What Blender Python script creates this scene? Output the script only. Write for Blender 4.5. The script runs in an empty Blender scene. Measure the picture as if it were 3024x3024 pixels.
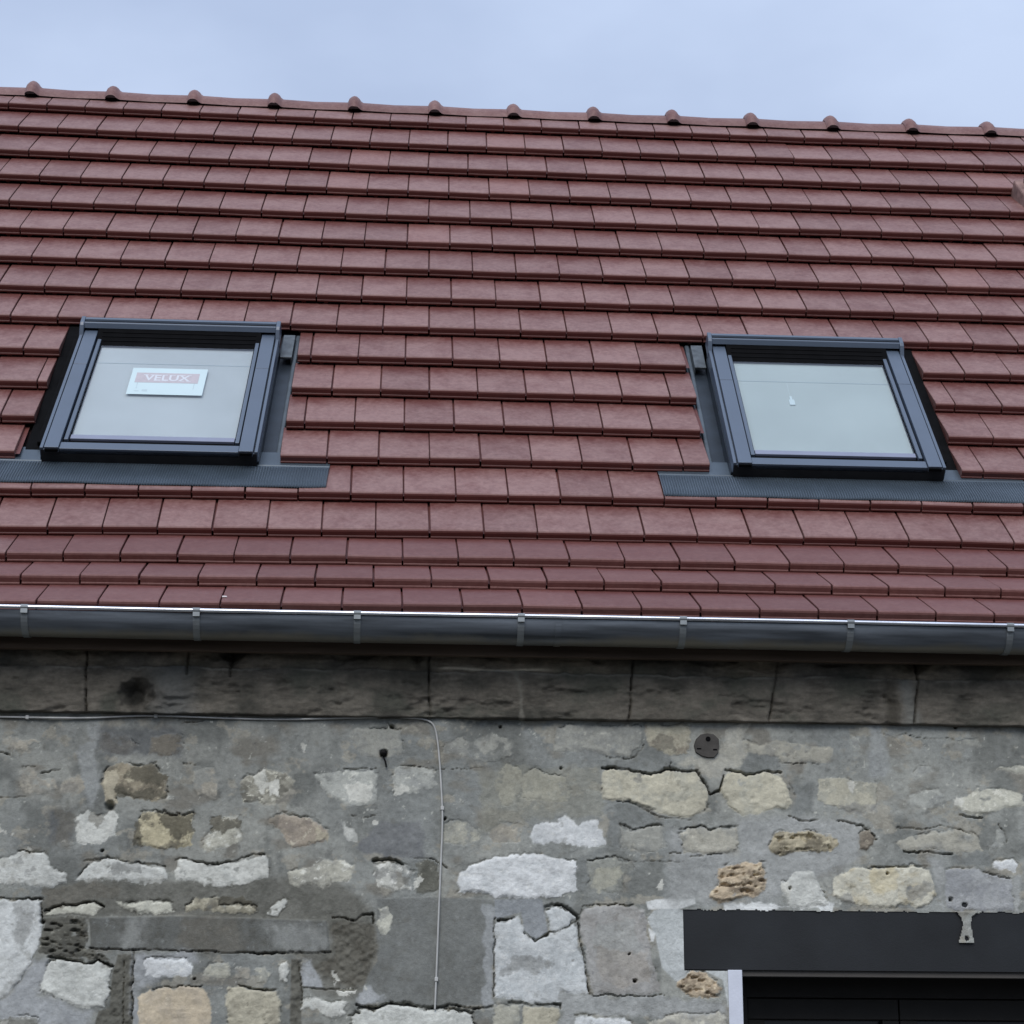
import bpy, math, random
import numpy as np
from mathutils import Matrix, Vector

# ------------------------------------------------------------------ camera, sky, sun, exposure
scene = bpy.context.scene
COL = scene.collection
Z0 = 3.84                       # height of the roof origin (third course from the eave) above the ground
CAM = Vector((-0.13869, -7.67595, 1.60485))
PITCH, YAW, ROLL = math.radians(17), 0.0594160, 0.0034519
cp, sp, cy, sy = math.cos(PITCH), math.sin(PITCH), math.cos(YAW), math.sin(YAW)
fw = Vector((sy*cp, cy*cp, sp)); r0 = Vector((cy, -sy, 0)); u0 = r0.cross(fw)
cr, sr = math.cos(ROLL), math.sin(ROLL)
right = r0*cr + u0*sr; up = -r0*sr + u0*cr
cam_data = bpy.data.cameras.new('camera'); cam = bpy.data.objects.new('camera', cam_data); COL.objects.link(cam)
M = Matrix.Identity(4)
for i in range(3):
    M[i][0], M[i][1], M[i][2], M[i][3] = right[i], up[i], -fw[i], CAM[i]
cam.matrix_world = M
cam_data.sensor_width = 36.0; cam_data.lens = 6050.0/3024.0*36.0
cam_data.clip_start = 0.1; cam_data.clip_end = 2000
scene.camera = cam

SUN_EL, SUN_AZ = math.radians(42), math.radians(194)     # behind the photographer, a little to the left
world = bpy.data.worlds.new('World'); scene.world = world; world.use_nodes = True
nt = world.node_tree; nt.nodes.clear()
N = nt.nodes.new; L = nt.links.new
out = N('ShaderNodeOutputWorld'); bg = N('ShaderNodeBackground'); bg.inputs['Strength'].default_value = 0.1
sky = N('ShaderNodeTexSky'); sky.sky_type = 'NISHITA'; sky.sun_disc = False
sky.sun_elevation = SUN_EL; sky.sun_rotation = SUN_AZ; sky.air_density = 1.0; sky.dust_density = 2.0
tc = N('ShaderNodeTexCoord'); sep = N('ShaderNodeSeparateXYZ'); L(tc.outputs['Generated'], sep.inputs[0])
mp = N('ShaderNodeMapping'); mp.inputs['Scale'].default_value = (1.0, 1.0, 2.2); L(tc.outputs['Generated'], mp.inputs[0])
cn = N('ShaderNodeTexNoise'); cn.inputs['Scale'].default_value = 3.2; cn.inputs['Detail'].default_value = 5; cn.inputs['Roughness'].default_value = .5
L(mp.outputs[0], cn.inputs['Vector'])
ramp = N('ShaderNodeValToRGB'); e = ramp.color_ramp.elements
e[0].position = .36; e[0].color = (3.95, 4.80, 6.60, 1)          # cloud sheet, slightly greyer folds
e[1].position = .60; e[1].color = (5.0, 5.95, 7.85, 1)
L(cn.outputs['Fac'], ramp.inputs[0])
cl = N('ShaderNodeMath'); cl.operation = 'MAXIMUM'; cl.inputs[1].default_value = 0.0; L(sep.outputs['Z'], cl.inputs[0])
ce = N('ShaderNodeMath'); ce.operation = 'MULTIPLY_ADD'; ce.inputs[1].default_value = 1.05; ce.inputs[2].default_value = .55   # overcast sky: brighter towards the zenith
L(cl.outputs[0], ce.inputs[0])
vm = N('ShaderNodeVectorMath'); vm.operation = 'SCALE'; L(ramp.outputs[0], vm.inputs[0]); L(ce.outputs[0], vm.inputs['Scale'])
mx = N('ShaderNodeMix'); mx.data_type = 'RGBA'; mx.inputs['Factor'].default_value = 0.9
L(sky.outputs[0], mx.inputs['A']); L(vm.outputs[0], mx.inputs['B'])
L(mx.outputs['Result'], bg.inputs['Color']); L(bg.outputs[0], out.inputs['Surface'])

sun_d = bpy.data.lights.new('sun', 'SUN'); sun_d.energy = 1.5; sun_d.angle = math.radians(40); sun_d.color = (1.0, .965, .93)
sun = bpy.data.objects.new('sun', sun_d); COL.objects.link(sun); sun.location = (-4, -12, 12)
sd = Vector((math.sin(SUN_AZ)*math.cos(SUN_EL), math.cos(SUN_AZ)*math.cos(SUN_EL), math.sin(SUN_EL)))
sun.rotation_euler = sd.to_track_quat('Z', 'Y').to_euler()

vs = scene.view_settings; vs.view_transform = 'Standard'; vs.look = 'None'; vs.exposure = 0.25; vs.gamma = 1.0; vs.use_curve_mapping = False
scene.render.engine = 'CYCLES'
scene.cycles.max_bounces = 6; scene.cycles.caustics_reflective = False; scene.cycles.caustics_refractive = False
random.seed(4)
RNG = np.random.default_rng(11)

# ------------------------------------------------------------------ materials
def srgb(r, g, b, k=1.0):
    f = lambda v: ((v/255+0.055)/1.055)**2.4 if v > 10 else v/255/12.92
    return np.array([f(r)*k, f(g)*k, f(b)*k])
def new_mat(name):
    m = bpy.data.materials.new(name); m.use_nodes = True
    t = m.node_tree; b = t.nodes['Principled BSDF']; return m, t, b
def plain(name, col, rough=.6, metal=0., spec=.5, var=.15, scale=8., bump=.0, bscale=200., stretch=(1, 1, 1)):
    m, t, b = new_mat(name)
    g = t.nodes.new('ShaderNodeNewGeometry'); mpn = t.nodes.new('ShaderNodeMapping'); mpn.inputs['Scale'].default_value = stretch
    t.links.new(g.outputs['Position'], mpn.inputs[0])
    n = t.nodes.new('ShaderNodeTexNoise'); n.inputs['Scale'].default_value = scale; n.inputs['Detail'].default_value = 6
    t.links.new(mpn.outputs[0], n.inputs['Vector'])
    r = t.nodes.new('ShaderNodeValToRGB')
    c = np.array(col); a, z = c*(1-var), c*(1+var)
    r.color_ramp.elements[0].position = .3; r.color_ramp.elements[0].color = (*a, 1)
    r.color_ramp.elements[1].position = .7; r.color_ramp.elements[1].color = (*z, 1)
    t.links.new(n.outputs['Fac'], r.inputs[0]); t.links.new(r.outputs[0], b.inputs['Base Color'])
    b.inputs['Roughness'].default_value = rough; b.inputs['Metallic'].default_value = metal
    b.inputs['Specular IOR Level'].default_value = spec
    if bump:
        n2 = t.nodes.new('ShaderNodeTexNoise'); n2.inputs['Scale'].default_value = bscale; n2.inputs['Detail'].default_value = 4
        t.links.new(g.outputs['Position'], n2.inputs['Vector'])
        bp = t.nodes.new('ShaderNodeBump'); bp.inputs['Strength'].default_value = bump; bp.inputs['Distance'].default_value = .002
        t.links.new(n2.outputs['Fac'], bp.inputs['Height']); t.links.new(bp.outputs[0], b.inputs['Normal'])
    return m

def masonry_mat():
    m, t, b = new_mat('masonry'); l = t.links.new
    at = t.nodes.new('ShaderNodeAttribute'); at.attribute_name = 'Col'
    g = t.nodes.new('ShaderNodeNewGeometry')
    n = t.nodes.new('ShaderNodeTexNoise'); n.inputs['Scale'].default_value = 60; n.inputs['Detail'].default_value = 8; n.inputs['Roughness'].default_value = .65
    l(g.outputs['Position'], n.inputs['Vector'])
    mr = t.nodes.new('ShaderNodeMapRange'); mr.inputs['From Min'].default_value = .25; mr.inputs['From Max'].default_value = .75
    mr.inputs['To Min'].default_value = .80; mr.inputs['To Max'].default_value = 1.18; l(n.outputs['Fac'], mr.inputs['Value'])
    vmn = t.nodes.new('ShaderNodeVectorMath'); vmn.operation = 'SCALE'; l(at.outputs['Color'], vmn.inputs[0]); l(mr.outputs[0], vmn.inputs['Scale'])
    l(vmn.outputs[0], b.inputs['Base Color'])
    n2 = t.nodes.new('ShaderNodeTexNoise'); n2.inputs['Scale'].default_value = 160; n2.inputs['Detail'].default_value = 6; n2.inputs['Roughness'].default_value = .7
    l(g.outputs['Position'], n2.inputs['Vector'])
    bp = t.nodes.new('ShaderNodeBump'); bp.inputs['Strength'].default_value = .8; bp.inputs['Distance'].default_value = .0035
    l(n2.outputs['Fac'], bp.inputs['Height']); l(bp.outputs[0], b.inputs['Normal'])
    b.inputs['Roughness'].default_value = .92; b.inputs['Specular IOR Level'].default_value = .2
    return m

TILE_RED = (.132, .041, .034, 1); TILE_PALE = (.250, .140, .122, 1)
def tile_mat():
    m, t, b = new_mat('clay_tile'); l = t.links.new
    g = t.nodes.new('ShaderNodeNewGeometry'); oi = t.nodes.new('ShaderNodeObjectInfo')
    uv = t.nodes.new('ShaderNodeAttribute'); uv.attribute_name = 'tuv'
    tr = t.nodes.new('ShaderNodeAttribute'); tr.attribute_name = 'trand'
    ad = t.nodes.new('ShaderNodeMath'); ad.operation = 'ADD'; l(oi.outputs['Random'], ad.inputs[0]); l(tr.outputs['Fac'], ad.inputs[1])
    fr = t.nodes.new('ShaderNodeMath'); fr.operation = 'FRACT'; l(ad.outputs[0], fr.inputs[0])
    su = t.nodes.new('ShaderNodeSeparateXYZ'); l(uv.outputs['Vector'], su.inputs[0])
    n1 = t.nodes.new('ShaderNodeTexNoise'); n1.inputs['Scale'].default_value = 9; n1.inputs['Detail'].default_value = 5; n1.inputs['Roughness'].default_value = .6
    l(g.outputs['Position'], n1.inputs['Vector'])
    n2 = t.nodes.new('ShaderNodeTexNoise'); n2.inputs['Scale'].default_value = 45; n2.inputs['Detail'].default_value = 6; n2.inputs['Roughness'].default_value = .7
    l(g.outputs['Position'], n2.inputs['Vector'])
    # pale bloom on the exposed face, worn off towards the head of the tile
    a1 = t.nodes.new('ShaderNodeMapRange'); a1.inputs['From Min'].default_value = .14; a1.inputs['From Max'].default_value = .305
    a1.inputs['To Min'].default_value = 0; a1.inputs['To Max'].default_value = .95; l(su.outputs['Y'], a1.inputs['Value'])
    def mth(op, A, B):
        q = t.nodes.new('ShaderNodeMath'); q.operation = op
        for i, s in enumerate((A, B)):
            if isinstance(s, (int, float)): q.inputs[i].default_value = s
            else: l(s, q.inputs[i])
        return q.outputs[0]
    nn = mth('MULTIPLY', mth('SUBTRACT', n1.outputs['Fac'], .5), 1.5)
    nf = mth('MULTIPLY', mth('SUBTRACT', n2.outputs['Fac'], .5), 1.2)
    rr = mth('MULTIPLY', mth('SUBTRACT', fr.outputs[0], .5), .22)
    bl = mth('ADD', mth('ADD', mth('SUBTRACT', .78, a1.outputs[0]), nn), mth('ADD', nf, rr))
    sc = t.nodes.new('ShaderNodeSeparateXYZ'); l(oi.outputs['Color'], sc.inputs[0])
    fe = t.nodes.new('ShaderNodeMapRange'); fe.inputs['From Min'].default_value = .003; fe.inputs['From Max'].default_value = .012; l(su.outputs['Y'], fe.inputs['Value'])   # front edge gets no pale bloom on the main courses
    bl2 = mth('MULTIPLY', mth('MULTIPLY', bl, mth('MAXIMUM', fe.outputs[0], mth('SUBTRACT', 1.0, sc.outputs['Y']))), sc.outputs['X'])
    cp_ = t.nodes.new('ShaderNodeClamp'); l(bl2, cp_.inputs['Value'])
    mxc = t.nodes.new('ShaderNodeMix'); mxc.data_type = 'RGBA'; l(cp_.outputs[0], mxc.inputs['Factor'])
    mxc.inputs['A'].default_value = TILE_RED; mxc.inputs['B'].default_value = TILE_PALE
    # odd ones out: a few tiles redder
    gt = mth('GREATER_THAN', fr.outputs[0], .965)
    odd = t.nodes.new('ShaderNodeMix'); odd.data_type = 'RGBA'; l(mth('MULTIPLY', gt, .28), odd.inputs['Factor'])
    l(mxc.outputs['Result'], odd.inputs['A']); odd.inputs['B'].default_value = (.24, .105, .085, 1)
    br = t.nodes.new('ShaderNodeMapRange'); br.inputs['To Min'].default_value = .92; br.inputs['To Max'].default_value = 1.07; l(fr.outputs[0], br.inputs['Value'])
    f2 = t.nodes.new('ShaderNodeMapRange'); f2.inputs['From Min'].default_value = .3; f2.inputs['From Max'].default_value = .7; f2.inputs['To Min'].default_value = .88; f2.inputs['To Max'].default_value = 1.10
    l(n2.outputs['Fac'], f2.inputs['Value'])
    vmn = t.nodes.new('ShaderNodeVectorMath'); vmn.operation = 'SCALE'; l(odd.outputs['Result'], vmn.inputs[0]); l(mth('MULTIPLY', br.outputs[0], f2.outputs[0]), vmn.inputs['Scale'])
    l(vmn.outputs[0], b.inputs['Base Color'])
    b.inputs['Roughness'].default_value = .55; b.inputs['Specular IOR Level'].default_value = .45
    n3 = t.nodes.new('ShaderNodeTexNoise'); n3.inputs['Scale'].default_value = 220; n3.inputs['Detail'].default_value = 4
    l(g.outputs['Position'], n3.inputs['Vector'])
    bp = t.nodes.new('ShaderNodeBump'); bp.inputs['Strength'].default_value = .45; bp.inputs['Distance'].default_value = .0015
    l(n3.outputs['Fac'], bp.inputs['Height']); l(bp.outputs[0], b.inputs['Normal'])
    return m

def glass_mat():
    m = bpy.data.materials.new('window_glass'); m.use_nodes = True; t = m.node_tree; t.nodes.clear(); l = t.links.new
    o = t.nodes.new('ShaderNodeOutputMaterial'); mixn = t.nodes.new('ShaderNodeMixShader'); tr = t.nodes.new('ShaderNodeBsdfTransparent')
    tr.inputs[0].default_value = (.92, .95, .945, 1)
    gl = t.nodes.new('ShaderNodeBsdfGlossy'); gl.inputs['Roughness'].default_value = .03
    fn = t.nodes.new('ShaderNodeFresnel'); fn.inputs['IOR'].default_value = 1.75
    gg = t.nodes.new('ShaderNodeNewGeometry'); iv = t.nodes.new('ShaderNodeMath'); iv.operation = 'SUBTRACT'; iv.inputs[0].default_value = 1; l(gg.outputs['Backfacing'], iv.inputs[1])
    ml = t.nodes.new('ShaderNodeMath'); ml.operation = 'MULTIPLY'; l(fn.outputs[0], ml.inputs[0]); l(iv.outputs[0], ml.inputs[1])
    l(ml.outputs[0], mixn.inputs[0]); l(tr.outputs[0], mixn.inputs[1]); l(gl.outputs[0], mixn.inputs[2]); l(mixn.outputs[0], o.inputs[0])
    return m

MASON = masonry_mat(); TILE = tile_mat(); GLASS = glass_mat()
PAINT = plain('grey_blue_cladding', (.086, .112, .152), .32, 0, .55, .06, 6)
PAINT_DK = plain('dark_frame_side', (.018, .018, .019), .6, 0, .3, .25, 20)
BLACK = plain('black_gasket', (.005, .005, .0055), .9, 0, .08, .2, 20)
FLASH = plain('grey_flashing', (.024, .033, .044), .42, .25, .5, .25, 14)
FLASH_M = plain('flashing_outer_roll', (.085, .105, .122), .45, .2, .5, .25, 14)
FLASH_L = plain('zinc_flap_metal', (.085, .098, .105), .5, .2, .5, .35, 30)
APRON = plain('pleated_apron', (.075, .098, .120), .40, .3, .5, .12, 9)
BLIND = plain('pale_blind', (.52, .545, .54), .8, 0, .3, .07, 2.6)  # blotches imitate uneven reflections in the pane
BLIND_P = plain('pale_blind_warm', (.55, .545, .565), .8, 0, .3, .09, 2.6)  # same reflection blotches in a warmer tone
CORDM = plain('white_plastic', (.75, .8, .82), .4, 0, .5, .03, 5)
STICKER = plain('sticker_paper', (.56, .68, .69), .7, 0, .3, .03, 5)
STICK_LET = plain('sticker_letters', (.62, .64, .67), .7, 0, .3, .03, 5)
STICK_RED = plain('sticker_faded_red', (.50, .455, .475), .7, 0, .3, .06, 60)
ZINC = plain('weathered_zinc', (.135, .152, .170), .44, .5, .5, .55, 4, .25, 90, (.6, 5, 9))
ZINC_BRIGHT = plain('zinc_bead_highlight', (.74, .76, .80), .30, .9, .5, .30, 5, 0, 0, (1, 6, 6))  # brighter zinc for the bead; its broken highlight is put into the colour
ZINC_STRAP = plain('zinc_strap', (.24, .26, .265), .45, .5, .5, .12, 20)
FASCIA = plain('dark_fascia_board', (.11, .080, .058), .8, 0, .2, .3, 10, .3, 60, (.3, 4, 4))
LINTEL = plain('anthracite_lintel', (.0135, .0155, .0175), .6, 0, .35, .28, 5, .25, 220)
SOFFIT = plain('lintel_soffit_board', (.085, .079, .072), .8, 0, .3, .1, 12)
DFRAME = plain('dark_door_frame', (.020, .018, .015), .6, 0, .3, .2, 8)
DGLASS = plain('dark_door_pane', (.006, .007, .008), .2, 0, .4, .1, 8)
PLAST = plain('white_reveal_plaster', (.66, .69, .76), .9, 0, .2, .05, 14, .4, 120)
CABLE = plain('pale_cable_sheath', (.50, .50, .475), .6, 0, .4, .12, 20)
RUST = plain('rusty_dark_iron', (.012, .011, .011), .8, .2, .3, .3, 40)
DECK = plain('dark_roof_underlay', (.02, .012, .012), .9, 0, .1, .2, 5)
GROUNDM = plain('street_ground', (.075, .073, .068), .95, 0, .2, .2, .6)
WHITE = plain('white_chip', (.8, .76, .74), .5, 0, .4, .05, 30)

# ------------------------------------------------------------------ object helpers
def link(name, me, parent=None, mat=None, loc=(0, 0, 0), smooth=False):
    o = bpy.data.objects.new(name, me); COL.objects.link(o)
    if mat is not None and me is not None and len(me.materials) == 0: me.materials.append(mat)
    if parent is not None: o.parent = parent
    o.location = loc
    if smooth and me is not None:
        me.polygons.foreach_set('use_smooth', np.ones(len(me.polygons), dtype=bool))
    return o
def mesh(name, V, Fc):
    me = bpy.data.meshes.new(name); me.from_pydata([tuple(v) for v in V], [], Fc); me.update(); return me
def fast_mesh(name, V, Q):
    me = bpy.data.meshes.new(name); me.vertices.add(len(V)); me.vertices.foreach_set('co', V.astype(np.float32).ravel())
    me.loops.add(Q.size); me.loops.foreach_set('vertex_index', Q.astype(np.int32).ravel())
    me.polygons.add(len(Q)); me.polygons.foreach_set('loop_start', np.arange(0, Q.size, 4, dtype=np.int32))
    me.update(calc_edges=True); return me
class MB:
    """collects boxes, prisms and tubes into one mesh"""
    def __init__(s): s.v = []; s.f = []
    def add(s, V, Fc):
        n = len(s.v); s.v += [tuple(v) for v in V]; s.f += [tuple(i+n for i in q) for q in Fc]; return s
    def box(s, x0, x1, y0, y1, z0, z1, fn=None):
        V = [(x, y, z) for z in (z0, z1) for y in (y0, y1) for x in (x0, x1)]
        if fn: V = [fn(*v) for v in V]
        return s.add(V, [(0, 2, 3, 1), (4, 5, 7, 6), (0, 1, 5, 4), (2, 6, 7, 3), (0, 4, 6, 2), (1, 3, 7, 5)])
    def prism(s, prof, x0, x1, fn=None, closed=True):
        """profile of (a, b) points swept along x from x0 to x1"""
        n = len(prof); V = [(x, a, b) for x in (x0, x1) for a, b in prof]
        if fn: V = [fn(*v) for v in V]
        Fc = [(i, (i+1) % n, n+(i+1) % n, n+i) for i in range(n if closed else n-1)]
        if closed: Fc += [tuple(range(n))[::-1], tuple(range(n, 2*n))]
        return s.add(V, Fc)
    def tube(s, pts, r, seg=8):
        P = [Vector(p) for p in pts]; n = len(P); V = []
        for i, p in enumerate(P):
            d = (P[min(i+1, n-1)]-P[max(i-1, 0)]).normalized()
            a = d.orthogonal().normalized() if i == 0 else (a - d*a.dot(d)).normalized()
            b = d.cross(a)
            V += [p+r*(a*math.cos(2*math.pi*k/seg)+b*math.sin(2*math.pi*k/seg)) for k in range(seg)]
        Fc = [(i*seg+k, i*seg+(k+1) % seg, (i+1)*seg+(k+1) % seg, (i+1)*seg+k) for i in range(n-1) for k in range(seg)]
        Fc += [tuple(range(seg))[::-1], tuple(range((n-1)*seg, n*seg))]
        return s.add(V, Fc)
    def build(s, name, mat, parent=None, bevel=0, smooth=False):
        me = mesh(name, s.v, s.f); me.materials.append(mat)
        import bmesh
        bm = bmesh.new(); bm.from_mesh(me); bmesh.ops.recalc_face_normals(bm, faces=bm.faces)
        if bevel: bmesh.ops.bevel(bm, geom=[e for e in bm.edges if e.calc_face_angle(0) > .6], offset=bevel, segments=2, profile=.5, affect='EDGES')
        bm.to_mesh(me); bm.free()
        return link(name, me, parent, None, smooth=smooth)

house = bpy.data.objects.new('stone_house', None); COL.objects.link(house)
house['label'] = 'rubble stone house with red clay tile roof, two skylights and zinc gutter'
house['category'] = 'house'

# ------------------------------------------------------------------ noise on arrays
def vnoise(X, Z, scale, seed):
    g = np.random.default_rng(seed); T = g.random((256, 256), dtype=np.float32)
    x = X/scale+1000.37; z = Z/scale+1000.71
    xi = np.floor(x).astype(np.int64); zi = np.floor(z).astype(np.int64); fx = (x-xi); fz = (z-zi)
    fx = fx*fx*(3-2*fx); fz = fz*fz*(3-2*fz); x0 = xi & 255; x1 = (xi+1) & 255; z0 = zi & 255; z1 = (zi+1) & 255
    return (T[z0, x0]*(1-fx)+T[z0, x1]*fx)*(1-fz)+(T[z1, x0]*(1-fx)+T[z1, x1]*fx)*fz
def fbm(X, Z, scale, seed, oct=4, gain=.5):
    a = 1.; s = 0.; tot = 0.
    for i in range(oct):
        s = s+a*vnoise(X, Z, scale/2**i, seed+i*17); tot += a; a *= gain
    return s/tot                     # 0..1, mean .5
def rank(nz, frac, soft=.04):
    """soft mask covering about frac of the area of a 0..1 noise"""
    th = .5+(.5-frac)*.62
    return np.clip((nz-th)/soft+.5, 0, 1)
def sd_poly(X, Z, P):
    P = np.asarray(P, float).reshape(-1, 2); d = np.full(X.shape, 1e9); ins = np.zeros(X.shape, bool)
    for (ax, az), (bx, bz) in zip(P, np.roll(P, -1, 0)):
        ex, ez = bx-ax, bz-az; wx, wz = X-ax, Z-az
        t = np.clip((wx*ex+wz*ez)/(ex*ex+ez*ez+1e-12), 0, 1)
        d = np.minimum(d, (wx-ex*t)**2+(wz-ez*t)**2)
        c = ((az <= Z) & (bz > Z)) | ((bz <= Z) & (az > Z))
        ins ^= c & (X < ax+(Z-az)/(ez if abs(ez) > 1e-12 else 1e-12)*ex)
    d = np.sqrt(d); return np.where(ins, -d, d)
def d_line(X, Z, P):
    P = np.asarray(P, float).reshape(-1, 2); d = np.full(X.shape, 1e9)
    for (ax, az), (bx, bz) in zip(P[:-1], P[1:]):
        ex, ez = bx-ax, bz-az; wx, wz = X-ax, Z-az
        t = np.clip((wx*ex+wz*ez)/(ex*ex+ez*ez+1e-12), 0, 1)
        d = np.minimum(d, (wx-ex*t)**2+(wz-ez*t)**2)
    return np.sqrt(d)

KL = 1.26   # brightness of the photograph's colours -> base colours
def tone(r, g, b):
    v = srgb(r, g, b)*np.array([1.04, 1.004, .930])*KL; k = min(1., max(0., (v[1]-.27)/.3)); v = v*(1+.12*min(1, max(0, (v[1]-.24)/.12)))
    v = v*(1-.10*k)*np.array([1, 1, 1-.085*k]); return v.mean()*.22+v*.78
TONES = {  # base, second colour, share of the second, third (small flecks), share
 'tan': (tone(150, 146, 135), tone(130, 129, 122), .45, tone(172, 168, 158), .15),
 'tanlight': (tone(160, 159, 150), tone(140, 141, 136), .35, tone(186, 184, 176), .12),
 'greytan': (tone(146, 148, 143), tone(130, 133, 130), .45, tone(165, 166, 160), .15),
 'greywhite': (tone(160, 164, 163), tone(138, 142, 142), .4, tone(190, 193, 192), .18),
 'cream': (tone(172, 170, 157), tone(150, 151, 142), .4, tone(190, 189, 178), .15),
 'creamclean': (tone(180, 177, 163), tone(168, 168, 158), .35, tone(150, 150, 142), .08),
 'creamgrey': (tone(160, 160, 150), tone(142, 144, 138), .4, tone(182, 181, 170), .15),
 'creamwhite': (tone(182, 183, 176), tone(160, 162, 155), .3, tone(205, 206, 202), .2),
 'creambrown': (tone(165, 161, 145), tone(135, 127, 112), .4, tone(190, 187, 172), .15),
 'creamlichen': (tone(176, 168, 140), tone(98, 94, 80), .38, tone(196, 190, 165), .15),
 'creamlichen2': (tone(170, 166, 150), tone(138, 134, 118), .35, tone(105, 103, 93), .12),
 'lichen': (tone(140, 132, 112), tone(98, 93, 80), .42, tone(172, 166, 145), .18),
 'lichen2': (tone(150, 146, 128), tone(98, 95, 84), .45, tone(182, 180, 168), .2),
 'lichenwhite': (tone(142, 141, 130), tone(98, 97, 88), .42, tone(196, 196, 188), .25),
 'brown': (tone(110, 106, 96), tone(88, 85, 78), .45, tone(140, 134, 122), .15),
 'brown2': (tone(130, 122, 108), tone(98, 92, 82), .4, tone(160, 152, 135), .2),
 'rugged': (tone(156, 148, 125), tone(108, 102, 86), .45, tone(186, 178, 155), .2),
 'rugged2': (tone(170, 154, 130), tone(120, 106, 88), .42, tone(198, 184, 160), .25),
 'dkgrey': (tone(98, 98, 95), tone(84, 84, 82), .4, tone(112, 112, 107), .2),
 'white': (tone(188, 191, 193), tone(172, 176, 178), .35, tone(150, 153, 152), .1),
 'white2': (tone(185, 189, 192), tone(170, 174, 176), .4, tone(200, 203, 207), .15),
 'brightwhite': (tone(196, 201, 212), tone(184, 190, 201), .4, tone(208, 212, 220), .2),
 'whitebig': (tone(184, 190, 200), tone(170, 177, 187), .45, tone(196, 200, 208), .2),
 'whitebig2': (tone(186, 191, 199), tone(166, 170, 174), .35, tone(150, 152, 152), .1),
 'mixwhite': (tone(172, 172, 164), tone(140, 140, 133), .42, tone(198, 200, 198), .28),
 'mixwhite2': (tone(185, 187, 187), tone(128, 130, 127), .42, tone(202, 204, 207), .3),
 'mixwhite3': (tone(184, 188, 192), tone(158, 160, 158), .38, tone(132, 133, 128), .12),
 'mixcream': (tone(166, 165, 158), tone(138, 139, 138), .42, tone(185, 184, 176), .2),
 'pinktan': (tone(148, 138, 124), tone(128, 120, 110), .42, tone(178, 172, 158), .22),
 'beige': (tone(180, 167, 146), tone(168, 157, 140), .4, tone(192, 182, 165), .18),
 'bigcream': (tone(188, 187, 178), tone(176, 168, 145), .38, tone(150, 147, 135), .12),
 'bluegrey': (tone(146, 150, 155), tone(134, 138, 144), .45, tone(160, 164, 172), .15),
 'smoothgrey': (tone(150, 151, 152), tone(140, 139, 137), .5, tone(128, 129, 131), .15),
 'olive': (tone(136, 139, 133), tone(122, 126, 121), .45, tone(155, 157, 146), .2),
 'darkolive': (tone(100, 101, 92), tone(84, 85, 77), .45, tone(150, 150, 140), .1),
 'darkrough': (tone(92, 92, 84), tone(76, 76, 70), .45, tone(122, 122, 112), .15),
 'mixdark': (tone(118, 119, 113), tone(96, 97, 92), .4, tone(160, 161, 158), .25),
 # overlays
 'ovlichen': (tone(92, 89, 76), tone(78, 76, 65), .45, tone(130, 126, 108), .15),
 'ovbrown': (tone(112, 109, 99), tone(100, 98, 89), .45, tone(124, 119, 106), .15),
 'ovgrey': (tone(130, 132, 131), tone(118, 120, 118), .45, tone(146, 148, 146), .15),
 'ovpale': (tone(170, 163, 144), tone(156, 150, 132), .4, tone(188, 182, 165), .15),
 'ovpalegrey': (tone(146, 150, 150), tone(136, 140, 140), .4, tone(156, 160, 160), .15),
 'ovwhite': (tone(196, 198, 198), tone(182, 184, 183), .4, tone(208, 210, 210), .2),
 'ovtan': (tone(148, 143, 136), tone(136, 132, 126), .4, tone(158, 154, 146), .15),
 'ovcream': (tone(164, 163, 148), tone(150, 150, 138), .4, tone(180, 178, 163), .15),
 'ovyellow': (tone(188, 178, 148), tone(176, 168, 142), .4, tone(150, 140, 118), .08),
 'ovgreen': (tone(132, 133, 122), tone(122, 124, 114), .4, tone(146, 146, 134), .15),
 # mortar patches
 'olivemortar': (tone(113, 114, 107), tone(100, 101, 94), .4, tone(120, 121, 115), .1),
 'beam': (tone(103, 106, 103), tone(92, 93, 88), .4, tone(122, 127, 126), .15),
 'render': (tone(114, 118, 116), tone(107, 110, 107), .4, tone(124, 128, 127), .1),
 'renderpale': (tone(140, 145, 149), tone(132, 137, 140), .4, tone(150, 154, 158), .1),
 'renderdk': (tone(101, 100, 91), tone(91, 89, 80), .45, tone(104, 103, 95), .15),
 'oliveband': (tone(99, 99, 91), tone(88, 88, 80), .4, tone(102, 102, 94), .1),
 'palemortar': (tone(152, 157, 164), tone(143, 148, 154), .4, tone(162, 166, 172), .1),
 'bluemortar': (tone(146, 150, 152), tone(138, 142, 143), .4, tone(156, 160, 163), .1),
 'plaster': (tone(176, 183, 192), tone(166, 173, 180), .4, tone(186, 192, 200), .1),
 'plasterwhite': (tone(200, 205, 214), tone(188, 194, 202), .4, tone(212, 216, 222), .1),
 'creampl': (tone(162, 162, 155), tone(150, 151, 146), .4, tone(176, 175, 168), .15),
 'dkmortar': (tone(121, 126, 125), tone(113, 118, 116), .4, tone(130, 134, 132), .1),
 'dkmortar2': (tone(104, 108, 109), tone(96, 100, 101), .4, tone(114, 118, 119), .1),
 'drip': (tone(143, 148, 150), tone(135, 140, 142), .4, tone(152, 157, 160), .1),
 'smoothdark': (tone(118, 122, 124), tone(110, 114, 117), .4, tone(124, 128, 130), .1),
 'bluegreydk': (tone(132, 138, 144), tone(124, 130, 135), .4, tone(142, 147, 152), .1),
}
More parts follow.
